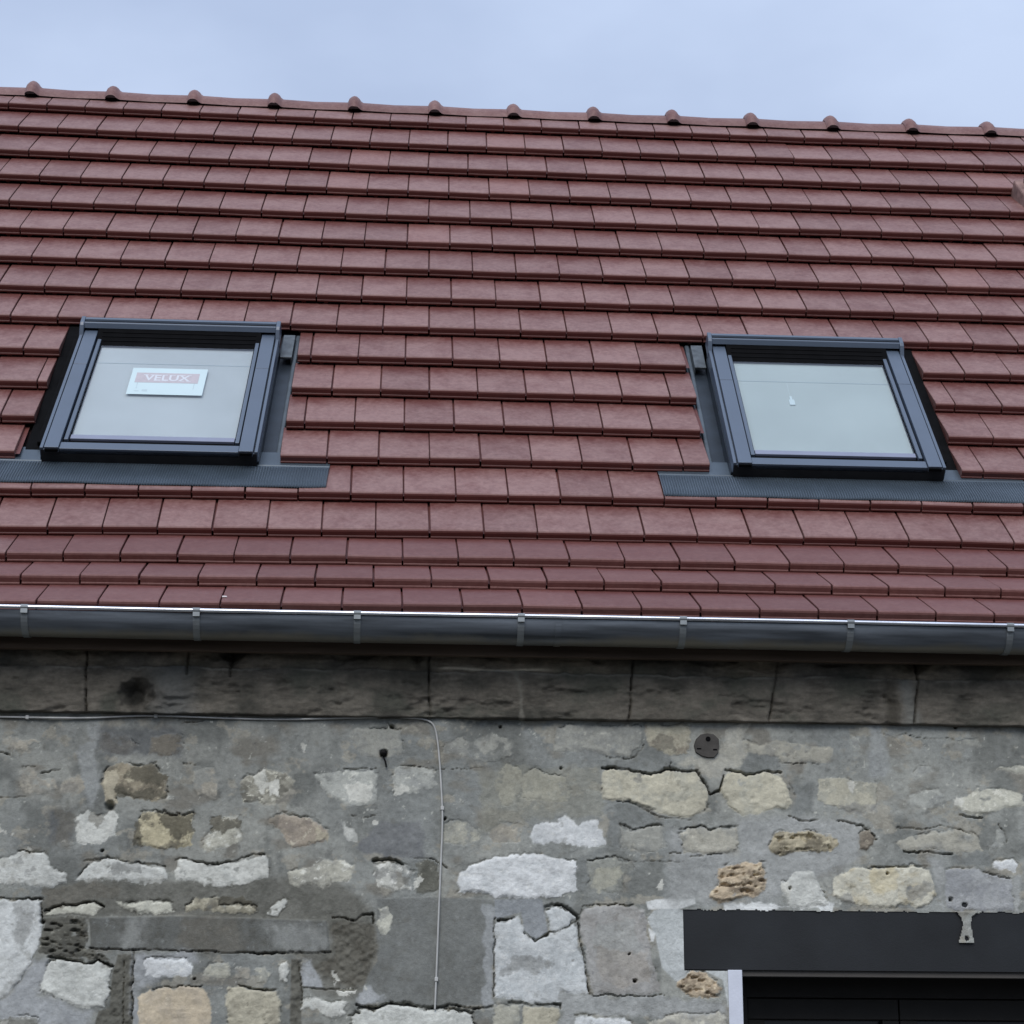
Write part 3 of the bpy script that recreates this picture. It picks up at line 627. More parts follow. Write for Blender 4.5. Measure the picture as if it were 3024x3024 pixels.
PATCHES=[
('olivemortar',25,[-1310,2412,-1170,2437,-1052,2439,-863,2441,-539,2458,-314,2446,-192,2367,-163,2132,-255,2039,-398,2084,-425,2186,-833,2318,-1303,2309]),
('beam',3,[-1144,2315,-833,2323,-344,2312,-331,2205,-733,2202,-1133,2213]),
('render',4,[-175,2273,-173,2386,0,2395,216,2390,219,2038,24,2027,-109,2045,-212,2044,-214,2109,-168,2179]),
('renderpale',8,[193,2361,227,2361,229,2038,195,2038]),
('oliveband',4,[-1042,2195,-993,2198,-981,1898,-1117,1897,-1096,2006,-1060,2020,-1057,2125]),
('oliveband',4,[-460,2186,-419,2177,-419,2084,-420,1901,-457,1901,-458,2084]),
('palemortar',20,[-993,2200,-780,2206,-778,2174,-961,2080,-955,1898,-979,1898]),
('palemortar',18,[-1326,2169,-1274,2165,-1295,2059,-1199,2019,-1124,2010,-1117,1897,-1412,1895,-1422,2031,-1380,2077]),
('plaster',3,[778,2357,832,2372,885,2358,880,2166,949,2169,1031,2165,1028,2034,1011,2127,939,2160,851,2117,804,2163,782,2272,754,2328]),
('plasterwhite',2,[752,2386,789,2396,923,2401,923,2382,876,2365,759,2361]),
('plasterwhite',2,[758,2300,782,2281,777,2253,767,2253]),
('plasterwhite',5,[1027,2386,1223,2385,1400,2392,1399,2370,1026,2362]),
('creampl',6,[1034,3000,1130,3017,1113,2961,1117,2901,1086,2866,1045,2850,1015,2820,985,2824,931,2858,877,2868,912,2903,1016,2885,1033,2940]),
('dkmortar',8,[594,2869,718,2880,758,2931,818,2907,876,2863,841,2850,767,2836,693,2845,609,2849]),
('dkmortar',8,[1127,2901,1233,2903,1245,2853,1180,2849,1115,2836,1085,2851]),
('dkmortar',10,[1111,2901,1216,2897,1264,2853,1262,2803,1347,2804,1349,2715,1273,2680,1280,2754,1239,2838,1179,2849,1109,2836]),
('dkmortar',8,[642,2721,706,2727,794,2679,813,2660,764,2649,705,2639,661,2663]),
('dkmortar',8,[627,2694,661,2655,660,2567,547,2537,546,2412,517,2431,520,2522,625,2567]),
('bluemortar',30,[837,2638,1076,2553,1209,2672,1507,2675,1500,2528,1199,2400,954,2378,828,2396]),
('bluemortar',25,[1080,2682,1378,2681,1505,2639,1502,2560,1077,2555]),
('bluemortar',8,[1748,2546,1803,2537,1798,2367,1770,2405,1767,2483]),
('bluemortar',8,[2042,2495,2069,2496,2060,2365,2040,2364]),
('dkmortar',15,[1824,2561,1969,2563,1971,2519,1921,2518,1822,2522]),
('drip',12,[-1186,2987,-1157,2987,-1148,2918,-1160,2888,-1151,2820,-1141,2723,-1157,2684,-1186,2688,-1191,2771,-1215,2843,-1214,2892,-1181,2908]),
('drip',12,[1563,3023,1598,3024,1623,2918,1630,2858,1599,2833,1554,2837]),
('dkmortar2',25,[-1156,2967,-865,2972,-860,2863,-1053,2870,-1150,2874]),
('dkmortar2',20,[-1304,2672,-1224,2683,-1217,2577,-1297,2567]),
('smoothdark',10,[-169,2645,-24,2656,-12,2531,-191,2534,-264,2557]),
('renderdk',15,[-324,2309,-181,2301,-169,2226,-205,2109,-251,2085,-381,2154,-321,2206]),
('palemortar',8,[-424,2181,-396,2182,-366,2131,-346,2089,-417,2089]),
('palemortar',8,[-209,2100,-142,2068,-141,2035,-231,2035]),
('bluemortar',10,[455,2067,649,2069,812,2070,937,2057,1023,2048,1022,2011,801,2005,686,1999,581,2006,500,2001,495,1906,457,1906]),
('bluegreydk',3,[229,2390,391,2394,401,2354,412,2283,372,2254,333,2282,321,2348,232,2323]),
]
OVERLAYS=[
('ovlichen',5,[-932,2670,-810,2674,-811,2611,-832,2601,-851,2582,-875,2584,-895,2615,-935,2634]),
('ovlichen',5,[-1013,2633,-988,2657,-981,2561,-1007,2561]),
('ovbrown',4,[-1170,2662,-1125,2658,-1121,2631,-1138,2605,-1154,2626,-1174,2640]),
('ovlichen',6,[-759,2660,-650,2661,-651,2618,-703,2607,-742,2612]),
('ovlichen',8,[-1037,2831,-951,2842,-944,2813,-907,2801,-928,2779,-1009,2773,-1049,2797]),
('ovlichen',8,[-1086,2772,-1018,2749,-907,2745,-903,2726,-1016,2717,-1065,2733,-1094,2743]),
('ovpale',5,[-1126,2801,-1084,2826,-1068,2792,-1080,2753,-1078,2709,-1116,2709]),
('ovwhite',4,[-294,2778,-240,2788,-196,2781,-196,2747,-219,2720,-258,2710,-283,2744]),
('ovwhite',4,[-127,2780,-75,2782,-74,2756,-93,2746,-127,2746]),
('ovwhite',4,[-600,2810,-574,2828,-565,2779,-579,2745,-593,2749]),
('ovwhite',4,[-555,2779,-527,2787,-530,2735,-553,2738]),
('ovpale',5,[-411,2654,-391,2635,-347,2616,-346,2583,-404,2572,-390,2601]),
('ovbrown',6,[-561,2657,-523,2675,-512,2643,-531,2624,-565,2633]),
('ovgrey',14,[-1405,2355,-1328,2337,-1329,2281,-1366,2215,-1392,2248,-1387,2299]),
('ovgrey',5,[-1102,2481,-1032,2500,-979,2496,-983,2468,-1053,2457,-1096,2457]),
('ovgrey',5,[-1421,2510,-1393,2516,-1386,2492,-1410,2492]),
('ovgrey',5,[-1371,2478,-1338,2478,-1341,2457,-1365,2457]),
('ovlichen',6,[-722,2388,-646,2381,-598,2382,-578,2354,-645,2362,-712,2362]),
('olivemortar',12,[-1151,2433,-1028,2439,-1025,2387,-1144,2390]),
('ovbrown',45,[-832,2313,-643,2315,-610,2208,-780,2202,-838,2243]),
('ovpalegrey',45,[-1021,2312,-950,2312,-969,2219,-1025,2218]),
('ovpalegrey',45,[-538,2302,-352,2299,-350,2233,-406,2210,-468,2223,-525,2223]),
('ovgrey',4,[-166,2496,-137,2496,-146,2462,-165,2443,-179,2462]),
('ovgrey',4,[-131,2463,-112,2472,-107,2444,-121,2429]),
('ovwhite',3,[-49,2449,-30,2464,-9,2464,-8,2452,-35,2440,-49,2432]),
('ovgrey',4,[-167,2348,-139,2367,-134,2344,-152,2310,-167,2320]),
('ovbrown',5,[-112,2477,-64,2463,-68,2439,-97,2429]),
('ovgrey',10,[324,2202,419,2184,458,2179,372,2146,314,2164,247,2131,247,2168]),
('ovpalegrey',8,[594,2313,710,2328,719,2252,738,2233,679,2186,583,2185,569,2251]),
('ovtan',9,[574,2232,757,2210,765,2116,659,2092,582,2138]),
('ovcream',6,[566,2470,586,2504,644,2504,678,2490,634,2437,585,2422]),
('ovbrown',7,[784,2951,819,2977,868,2957,863,2922,808,2922]),
('ovgrey',7,[702,2816,747,2831,746,2801,717,2796]),
('ovgrey',7,[520,2912,589,2903,619,2894,550,2898]),
('ovcream',8,[764,3001,889,3008,894,2978,794,2971]),
('ovgreen',30,[175,2848,599,2854,597,2686,347,2669,177,2618]),
('ovyellow',8,[1523,2512,1623,2515,1641,2481,1623,2433,1549,2422,1531,2470]),
('ovgrey',6,[1658,2433,1719,2458,1763,2449,1716,2405,1661,2399]),
('ovgrey',7,[1420,2411,1470,2422,1478,2388,1439,2395]),
('ovwhite',6,[1225,2462,1250,2477,1257,2400,1233,2414]),
('ovwhite',4,[1853,2756,1887,2767,1884,2717,1854,2732]),
('ovwhite',4,[1483,2811,1498,2816,1495,2767,1481,2776]),
('ovgrey',8,[1514,2732,1574,2738,1573,2708,1483,2707,1414,2731]),
('ovwhite',3,[-1467,2617,-1445,2608,-1437,2599,-1465,2598]),
('ovwhite',3,[-1430,2601,-1413,2599,-1414,2582,-1429,2587]),
('ovwhite',3,[-1252,2570,-1227,2575,-1231,2565,-1249,2564]),
('ovwhite',3,[-319,2136,-300,2134,-299,2113,-311,2099]),
('ovwhite',3,[-216,2090,-205,2111,-195,2090,-204,2083]),
('ovwhite',3,[-305,2078,-280,2085,-244,2076,-251,2067,-298,2069]),
('ovwhite',3,[-429,2184,-396,2182,-405,2172,-424,2174]),
('ovwhite',3,[795,2468,815,2473,814,2434,799,2424,790,2439]),
('ovwhite',3,[-454,2918,-434,2909,-438,2894,-446,2903]),
('ovwhite',3,[-196,2655,-179,2655,-179,2640,-191,2643]),
('ovbrown',16,[-1310,2412,-1160,2433,-1075,2429,-1025,2387,-1166,2367,-1295,2337]),
('ovbrown',22,[-1291,2682,-1224,2683,-1211,2625,-1225,2554,-1282,2557]),
]
HOLES=[
(-1099,2694,16),
(-162,2890,13),
(982,2963,11),
(245,2991,5),
(54,2665,5),
(1874,3015,7),
(-1302,2299,7),
(-1116,2541,5),
(1820,2406,6),
(1868,2387,8),
(1602,2493,5),
(-783,2114,4),
(691,2209,4),
(710,2120,6),
(-135,2985,8),
(460,2847,5),
(1256,2437,4),
]

# ------------------------------------------------------------------ the wall
YW, YC = -.565, -.60
LX0, LZ0, LZ1, OX0, OX1 = .882, 2.160, 2.360, 1.077, 2.95
DRIP = [(1838, 2375), (1907, 2375), (1911, 2363), (1890, 2344), (1886, 2320), (1889, 2291), (1894, 2253), (1865, 2257), (1835, 2257), (1847, 2295), (1854, 2319), (1850, 2343), (1832, 2362)]
def keep_fn(X, Z, WX, WZ, H):
    jag = (fbm(X, Z, .02, 61, 4, .65)-.5)*.013
    lint = (X > LX0+(fbm(X, Z, .03, 63, 3)-.5)*.006) & (Z < LZ1+jag*(X > LX0+.05)) & (Z > LZ0-.001)
    opening = (X > OX0+(fbm(X, Z, .03, 67, 3)-.5)*.004) & (Z <= LZ0+.002) & (X < OX1)
    dr = sd_poly(X, Z, np.array(DRIP)/1000.) < 0
    K = ~((lint & ~dr) | opening)
    H = np.where(dr & (Z < LZ1+.004), .006+(fbm(X, Z, .02, 5, 3)-.5)*.006-.03*(np.hypot(X-1.868, Z-2.272) < .008), H)
    H = np.where((~dr) & (X > LX0-.01) & (Z < LZ1+.012) & (Z > LZ1-.02), np.maximum(H, -.001), H)
    return K, H
main = masonry_panel(-1.85, 2.5, 1.82, 3.03, .0035, YW, STONES, CRACKS, PATCHES, HOLES, keep_fn, True)
wall = main[0]; wall.parent = house
for i, (a, b, c, d) in enumerate(((-3.6, -1.85, 1.82, 3.03), (2.5, 4.4, 1.82, 3.03), (-3.6, 4.4, 0.0, 1.82))):
    o = masonry_panel(a, b, c, d, .012, YW, random_stones(a, b, c, d, 5+i), [], [], [], keep_fn if i else None, False)[0]
    o.name = 'wall_side'; o.parent = wall

# mortar plug in the wall: an eight-sided dark disc with its own hole
def disc(cx, cz, r, y, dep, n=9, seed=1):
    g = random.Random(seed); m = MB(); R_ = [r*g.uniform(.90, 1.06) for _ in range(n)]
    V = [(cx, y-dep, cz)]+[(cx+R_[k]*.93*math.cos(2*math.pi*k/n), y-dep, cz+R_[k]*.93*math.sin(2*math.pi*k/n)) for k in range(n)]
    V += [(cx+R_[k]*math.cos(2*math.pi*k/n), y+.01, cz+R_[k]*math.sin(2*math.pi*k/n)) for k in range(n)]
    return m.add(V, [(0, 1+(k+1) % n, 1+k) for k in range(n)]+[(1+k, 1+(k+1) % n, 1+n+(k+1) % n, 1+n+k) for k in range(n)])
PLUG = plain('dark_mortar_plug', tuple(tone(74, 72, 70)), .95, 0, .2, .22, 30, .5, 150)
pl = disc(.978, 2.934, .049, YW, .006, 12).build('mortar_plug', PLUG, wall)
MB().tube([(.981, YW-.0075, 2.957), (.981, YW-.004, 2.957)], .009, 10).build('plug_hole', BLACK, pl)
MB().box(.940, .956, YW-.0075, YW-.004, 2.920, 2.924).box(.998, 1.012, YW-.0075, YW-.004, 2.917, 2.922).build('plug_slot', BLACK, pl)

# ------------------------------------------------------------------ cornice: a course of long dirty stones
CJ = [(-2.75, -2.75), (-2.0, -2.0), (-1.205, -1.196), (-.007, -.004), (.710, .696), (1.224, 1.197), (1.737, 1.717), (2.62, 2.60), (3.5, 3.5)]
def cornice():
    x0, x1, z0, z1, res = -3.2, 4.2, 3.012, 3.26, .004
    nx = int((x1-x0)/res)+1; nz = int((z1-z0)/res)+1
    X, Z = np.meshgrid(np.linspace(x0, x1, nx), np.linspace(z0, z1, nz))
    H = (fbm(X*.5, Z, .09, 71, 4)-.5)*.018+(fbm(X*.35, Z, .02, 73, 4, .6)-.5)*.011
    H -= .010*np.clip(fbm(X*.4, Z, .05, 74, 4, .6)-.56, 0, 1)*8
    lip = 3.178+(fbm(X, Z*0, .15, 75, 3)-.5)*.020+(fbm(X, Z*0, .03, 79, 3)-.5)*.012
    H -= .012*np.clip((Z-lip)/.006, 0, 1)+.10*np.clip(Z-lip, 0, 1)
    base, dk, br, ol = tone(92, 88, 80), tone(68, 67, 61), tone(102, 98, 89), tone(78, 79, 71)
    C = base+0*X[..., None]
    fine = (fbm(X*.22, Z, .010, 83, 4, .65)-.5)[..., None]*.8+(fbm(X*.8, Z, .06, 87, 5, .65)-.5)[..., None]*1.1; C = C*(1+fine)*1.10
    for c_, f_, s_, sd in ((dk, .35, .2, 81), (ol, .3, .2, 85), (br, .2, .15, 89)):
        m = rank(fbm(X*.6, Z, .12, sd, 5, .6), f_, s_)[..., None]; C = C*(1-m)+c_*m
    m = (np.exp(-((Z-lip+.003)/.004)**2)*np.clip((fbm(X, Z*0, .12, 91, 3)-.38)*4, 0, 1)*.45)[..., None]; C = C*(1-m)+tone(140, 137, 127)*m  # lit edge of the lip, put into the colour
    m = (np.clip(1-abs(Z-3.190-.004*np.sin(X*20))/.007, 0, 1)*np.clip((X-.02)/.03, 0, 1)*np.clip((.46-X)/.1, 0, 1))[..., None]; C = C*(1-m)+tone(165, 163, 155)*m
    # pale run-off stain and darker stripe near the right
    for cx, w, tn in ((1.64, .025, tone(66, 63, 55)), (1.70, .03, tone(110, 112, 108)), (.31, .01, tone(112, 110, 101)), (-.9, .08, tone(92, 94, 93))):
        m = (np.clip(1.3-abs(X-cx+(Z-3.1)*.12+(fbm(X, Z, .04, 95, 3)-.5)*.03)/w, 0, 1)*(Z < lip)*.8)[..., None]; C = C*(1-m)+tn*m
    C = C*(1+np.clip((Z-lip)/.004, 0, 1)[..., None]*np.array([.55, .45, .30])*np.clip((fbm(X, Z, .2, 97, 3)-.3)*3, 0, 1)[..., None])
    ID = np.zeros(X.shape, int)
    for k, (a, b) in enumerate(CJ):
        xl = b+(a-b)*(Z-3.015)/.15+(fbm(X*0, Z, .05, 101+k, 3)-.5)*.012
        ID += X > xl
        H -= .022*np.exp(-((X-xl)/.0028)**2)*(.4+.6*(fbm(X, Z, .05, 140+k, 2) > .45))
        m = np.exp(-((X-xl)/.006)**2)[..., None]*.4; C = C*(1-m)+tone(60, 57, 50)*m
    for a in (-.856, -.705): H -= .02*np.exp(-((X-a-(fbm(X*0, Z, .05, 7, 2)-.5)*.01)/.0035)**2)*(Z > lip-.03)
    for cx, cz, w, dd in ((-.700, 3.25, .055, .06), (1.748, 3.27, .085, .06), (-.05, 3.25, .03, .03)):      # broken arrises
        H -= dd*np.clip(1.2-(abs(X-cx)/w+np.clip(cz-Z, 0, 1)/.06), 0, 1)
    d = np.hypot((X+1.033)/1.25, Z-3.086)+(fbm(X, Z, .03, 111, 3)-.5)*.03; H -= .07*np.clip(1.3-d/.040, 0, 1); m = np.clip(1.5-d/.05, 0, 1)[..., None]*.75; C = C*(1-m)+tone(48, 46, 42)*m  # hole, with its shade also put into the colour
    d = np.hypot((X-1.625)-(Z-3.105)*-.6, (Z-3.105)*.5); H -= .015*np.clip(1.2-d/.010, 0, 1)
    H -= .008*np.clip(1-(Z-z0)/.008, 0, 1)**2*(.4+fbm(X, Z, .05, 3, 3))
    Y = YC-H; Zv = Z+0
    zb = (fbm(X, Z*0, .10, 115, 3)-.5)*.010; Zv[:2] += zb[:2]
    Y[0] = YW+.03; Zv[0] = Zv[1]-.001; Y[-1] = YW+.03
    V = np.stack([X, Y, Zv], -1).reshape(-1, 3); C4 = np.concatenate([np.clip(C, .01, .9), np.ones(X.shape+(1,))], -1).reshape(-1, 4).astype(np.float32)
    idx = np.arange(nx*nz).reshape(nz, nx)
    Q = np.stack([idx[:-1, :-1], idx[:-1, 1:], idx[1:, 1:], idx[1:, :-1]], -1).reshape(-1, 4); qid = ID[:-1, :-1].ravel()
    bed = MB().box(-3.2, 4.2, YC+.11, YC+.16, 3.02, 3.255).build('cornice', DECK, house)
    for k in range(len(CJ)+1):
        q = Q[qid == k]
        if not len(q): continue
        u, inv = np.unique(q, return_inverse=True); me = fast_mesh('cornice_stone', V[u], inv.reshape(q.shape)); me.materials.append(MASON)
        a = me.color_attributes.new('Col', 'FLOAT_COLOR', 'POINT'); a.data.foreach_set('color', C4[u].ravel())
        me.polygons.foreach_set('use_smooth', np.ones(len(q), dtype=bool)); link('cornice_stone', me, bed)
cornice()

# lintel, reveal, dark door
lin = MB().box(LX0-.02, 3.12, YW+.004, YW+.012, LZ0, LZ1+.03)
lin = lin.build('lintel', LINTEL, house)
MB().box(OX0-.006, OX1, YW+.014, YW+.26, LZ0+.002, LZ0+.03).build('lintel_underside', SOFFIT, lin)
MB().box(OX0+.001, OX1, YW+.016, YW+.05, LZ0-.021, LZ0+.001).build('added_lintel_strip', SOFFIT, lin, .002)  # front-facing strip added because the underside catches too little light
MB().box(1.030, OX0+.002, YW-.004, YW+.26, 1.0, LZ0-.001).build('door_reveal', PLAST, house, .002)
door = MB().box(OX0, OX1, YW+.30, YW+.32, .02, LZ0+.02).build('door', DGLASS, house)
f = MB(); y0, y1 = YW+.25, YW+.30
f.box(OX0+.003, OX1, y0, y1, LZ0-.075, LZ0+.0); f.box(OX0+.003, OX0+.06, y0, y1, .02, LZ0-.076)
f.build('door_frame', DFRAME, door)
for a, b in ((OX0+.062, 1.68), (1.684, 2.30), (2.304, 2.92)):
    m = MB(); y0, y1 = YW+.262, YW+.31
    m.box(a, b, y0, y1, LZ0-.15, LZ0-.078); m.box(a, a+.06, y0, y1, .05, LZ0-.151); m.box(b-.06, b, y0, y1, .05, LZ0-.151); m.box(a+.061, b-.061, y0, y1, .05, .15)
    m.build('door_leaf_frame', DFRAME, door, .003)

# ------------------------------------------------------------------ cable on the wall, hook
CABLE_PTS = [(-3.0, 2.99), (-2.3, 3.0), (-1.563, 2.998), (-1.494, 2.998), (-1.205, 2.997), (-1.06, 3.007), (-0.958, 3.011), (-0.558, 3.001), (-0.325, 3.011), (-0.153, 3.018), (-0.078, 3.017), (-0.032, 3.014), (-0.004, 3.006), (0.012, 2.991), (0.022, 2.958), (0.032, 2.884), (0.043, 2.737), (0.047, 2.656), (0.042, 2.496), (0.037, 2.321), (0.032, 2.119), (0.029, 2.018)]
pts = [(x, YW-.009, z) for x, z in CABLE_PTS]
def smooth_path(P, it=2):
    for _ in range(it):
        Q = [P[0]]
        for a, b in zip(P[:-1], P[1:]):
            Q += [tuple(.75*u+.25*v for u, v in zip(a, b)), tuple(.25*u+.75*v for u, v in zip(a, b))]
        P = Q+[P[-1]]
    return P
cab = MB().tube(smooth_path(pts), .0034, 8).build('wall_cable', CABLE, None, smooth=True)
cab['label'] = 'thin pale cable running under the cornice and turning down the stone wall'; cab['category'] = 'cable'
for (cx, cz, v) in ((-.958, 3.010, 0), (.0325, 2.119, 1), (-1.40, 2.998, 0), (.045, 2.70, 1)):
    MB().box(cx-.006, cx+.006, YW-.015, YW+.01, cz-.007, cz+.007).build('cable_clip', CABLE, cab, .002)
hk = MB().tube([(-.163, YW+.02, 2.893), (-.164, YW-.022, 2.890), (-.163, YW-.026, 2.884)], .0095, 10)
hk.tube([(-.163, YW-.006, 2.885), (-.161, YW-.010, 2.872), (-.155, YW-.008, 2.860), (-.152, YW-.005, 2.842)], .0030, 7)
o = hk.build('iron_stub', RUST, None, smooth=True); o['label'] = 'short black iron stub sticking out of the pale stone near the cable'; o['category'] = 'iron stub'

# ------------------------------------------------------------------ roof
TH = 0.88051664; G = 0.28865357; TW = .21
DL = (-3.46393, 1.187513, -1.387283, -4.769855, 2.638145, 1.490615)
def dl(n, c):
    c = c/12.; m = n/14.; a = DL
    return .02*(a[0]*m*(1-m)*4+a[1]*c+a[2]*c*c+a[3]*m*c+a[4]*m*c*c+a[5]*m*(1-m)*(m-.5)*8)
def RP(x, s, h): return (x, s*math.cos(TH)-h*math.sin(TH), Z0+s*math.sin(TH)+h*math.cos(TH))
KICK = [math.radians(37), math.radians(32), math.radians(33)]
def front(n, c):
    """front edge point of course n at column c, and the slope angle of its tiles"""
    if n >= 0:
        s = n*G+dl(n, c); return Vector((c*TW, s*math.cos(TH), Z0+s*math.sin(TH))), TH
    s = dl(0, c); y, z = s*math.cos(TH), Z0+s*math.sin(TH)
    for k in range(-n): y -= G*math.cos(KICK[k]); z -= G*math.sin(KICK[k])
    return Vector((c*TW, y, z)), KICK[-n-1]
PROF = [(.075, -.006), (.004, -.004), (-.0015, -.001), (-.0035, .0035), (-.0025, .0075), (.0010, .0095), (.0012, .0265), (.0038, .0330), (.010, .0362), (.028, .0350), (.16, .0120), (.305, -.0148)]
def tile_geo(xa, xb, lap=True):
    """one flat interlocking tile from xa to xb: rolled front edge, lugs, side lap"""
    gap = .0064; V = []; F_ = []; UV = []; g = .0018
    xs = [xa, xa+g, xb-gap-g, xb-gap]; n = len(PROF)
    for j, x in enumerate(xs):
        for i, (s, h) in enumerate(PROF):
            inset = .0016 if j in (0, 3) and i > 1 else 0
            ss = s+(inset if 1 < i < 9 else 0); V.append((x, ss, h-inset)); UV.append((x, s))
    for j in range(3):
        for i in range(n-1): F_.append((j*n+i, j*n+i+1, (j+1)*n+i+1, (j+1)*n+i))
    for j, fl in ((0, 0), (3, 1)):
        b = len(V)
        for i in range(1, n):
            V.append((xs[j], PROF[i][0]+.0005, -.012 if i < n-1 else PROF[i][1]-.012)); UV.append((xs[j], 0.32))
        for i in range(1, n-1):
            q = (j*n+i, j*n+i+1, b+i, b+i-1); F_.append(q if fl else q[::-1])
    b = len(V); x0, x1 = xs[3]-.0005, xb+.012           # side lap under the next tile
    if lap: V += [(x0, .012, .016), (x1, .012, .016), (x1, .29, -.025), (x0, .29, -.025)]; UV += [(x0, .32)]*4*lap; F_ += [(b, b+1, b+2, b+3)]*lap
    w = xb-xa
    for k, t in enumerate((.20, .70)):
        if w < .15 and k == 0: continue
        cx = xa+t*w if w > .15 else xa+w*.5
        b = len(V); V += [(cx-.011, -.002, -.002), (cx+.011, -.002, -.002), (cx+.006, .009, -.0170), (cx-.006, .009, -.0170), (cx-.010, .04, -.003), (cx+.010, .04, -.003), (cx+.005, .04, -.0165), (cx-.005, .04, -.0165)]
        UV += [(cx, .32)]*8; F_ += [(b, b+1, b+2, b+3), (b+1, b+5, b+6, b+2), (b, b+3, b+7, b+4), (b+3, b+2, b+6, b+7)]
    return V, F_, UV
def tile_mesh(name, V, F_, UV, TR=None):
    me = mesh(name, V, [tuple(q) for q in F_]); me.materials.append(TILE)
    a = me.attributes.new('tuv', 'FLOAT2', 'POINT'); a.data.foreach_set('vector', np.array(UV, np.float32).ravel())
    if TR is not None:
        a = me.attributes.new('trand', 'FLOAT', 'POINT'); a.data.foreach_set('value', np.array(TR, np.float32))
    return me
SKY = [dict(x0=-1.577, x1=-.702, k=.031, warm=True), dict(x0=1.244, x1=2.131, k=.009, warm=False)]
def cut_for(sk): return sk['x0']-.082, sk['x1']+.082
roof = MB()
for a, b in ((KICK[0], 0),):
    pass
# underlay following the slope and the sprocketed eave (with the skylight openings left out)
def deck_strip(m, x0, x1, s0, s1):
    m.add([RP(x0, s0, -.035), RP(x1, s0, -.035), RP(x1, s1, -.035), RP(x0, s1, -.035)], [(0, 1, 2, 3)])
XA, XB = -3.05, 4.25
deck_strip(roof, XA, XB, 0, .42); deck_strip(roof, XA, XB, 1.66, 4.10)
ex = [XA, SKY[0]['x0']-.02, SKY[0]['x1']+.02, SKY[1]['x0']-.02, SKY[1]['x1']+.02, XB]
for a, b in ((0, 1), (2, 3), (4, 5)): deck_strip(roof, ex[a], ex[b], .42, 1.66)
pa = [Vector(RP(0, 0, -.035))]
y, z = 0.02, Z0-.03
for k in range(3):
    y2, z2 = y-G*math.cos(KICK[k])*(1 if k < 2 else .75), z-G*math.sin(KICK[k])*(1 if k < 2 else .75)
    roof.add([(XA, y2, z2), (XB, y2, z2), (XB, y, z), (XA, y, z)], [(0, 1, 2, 3)]); y, z = y2, z2
roof = roof.build('roof', DECK, house)

def put(bm, V, Mx): return [tuple(Mx @ Vector(v)) for v in V]
shared = {}
cells = []
for n in range(-3, 15):
    st = 0.0 if n % 2 == 0 else .5
    for ci in range(-15, 21):
        c = ci+st; xa, xb = c*TW, (c+1)*TW
        if xa < XA or xb > XB: continue
        pieces = [(xa, xb)]
        if 2 <= n <= 5:
            for sk in SKY:
                l_, r_ = cut_for(sk); sh = sk['k']*((n+.4)*G-.48); l_ += sh; r_ += sh; q = []
                for a, b in pieces:
                    if b <= l_ or a >= r_: q.append((a, b)); continue
                    if a < l_-.03: q.append((a, l_))
                    if b > r_+.03: q.append((r_, b))
                pieces = q
        for a, b in pieces: cells.append((n, c, a, b))
def px(P):
    d = Vector(P)-CAM; z_ = d.dot(fw); return 1512+6050*d.dot(right)/z_, 1512-6050*d.dot(up)/z_, z_
vis, rest = [], []
for (n, c, a, b) in cells:
    P, th = front(n, c+.5); x_, y_, z_ = px(P)
    ix = -60 < x_ < 3084
    (vis if ix else rest).append((z_, n, c, a, b))
vis.sort(); ind = vis[:300]; rest += vis[300:]
def tmat(n, c, a):
    P, th = front(n, a/TW); P2, _ = front(n, a/TW+1)
    k = math.atan2((P2-P).dot(Vector((0, math.cos(th), math.sin(th)))), TW)
    g = random.Random(int(n*1000+c*10+77))
    P = P+Vector((0, -math.sin(th), math.cos(th)))*g.uniform(0, .0022)+Vector((0, math.cos(th), math.sin(th)))*g.gauss(0, .0012)+Vector((g.gauss(0, .0005), 0, 0))
    return Matrix.Translation(P) @ Matrix.Rotation(th+(.036 if n < 0 else .004)+g.gauss(0, .0035), 4, 'X') @ Matrix.Rotation(k+g.gauss(0, .0025), 4, 'Z') @ Matrix.Rotation(g.gauss(0, .005), 4, 'Y')
for z_, n, c, a, b in ind:
    w = round(b-a, 4) if abs(b-c*TW-TW) < 1e-6 else round(b-a, 4)+1e-5
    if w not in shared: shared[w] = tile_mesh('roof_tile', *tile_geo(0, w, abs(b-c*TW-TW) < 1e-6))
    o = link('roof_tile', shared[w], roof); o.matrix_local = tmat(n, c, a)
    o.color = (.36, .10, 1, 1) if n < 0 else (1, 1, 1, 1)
# the remaining upper and outer tiles as one part
V, F_, UV, TR = [], [], [], []
for z_, n, c, a, b in rest:
    v, f_, uv = tile_geo(0, b-a); Mx = tmat(n, c, a); k = len(V)
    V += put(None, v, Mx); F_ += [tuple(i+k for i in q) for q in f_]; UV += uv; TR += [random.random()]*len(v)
o = link('roof_tiles', tile_mesh('roof_tiles', V, F_, UV, TR), roof); o['kind'] = 'stuff'

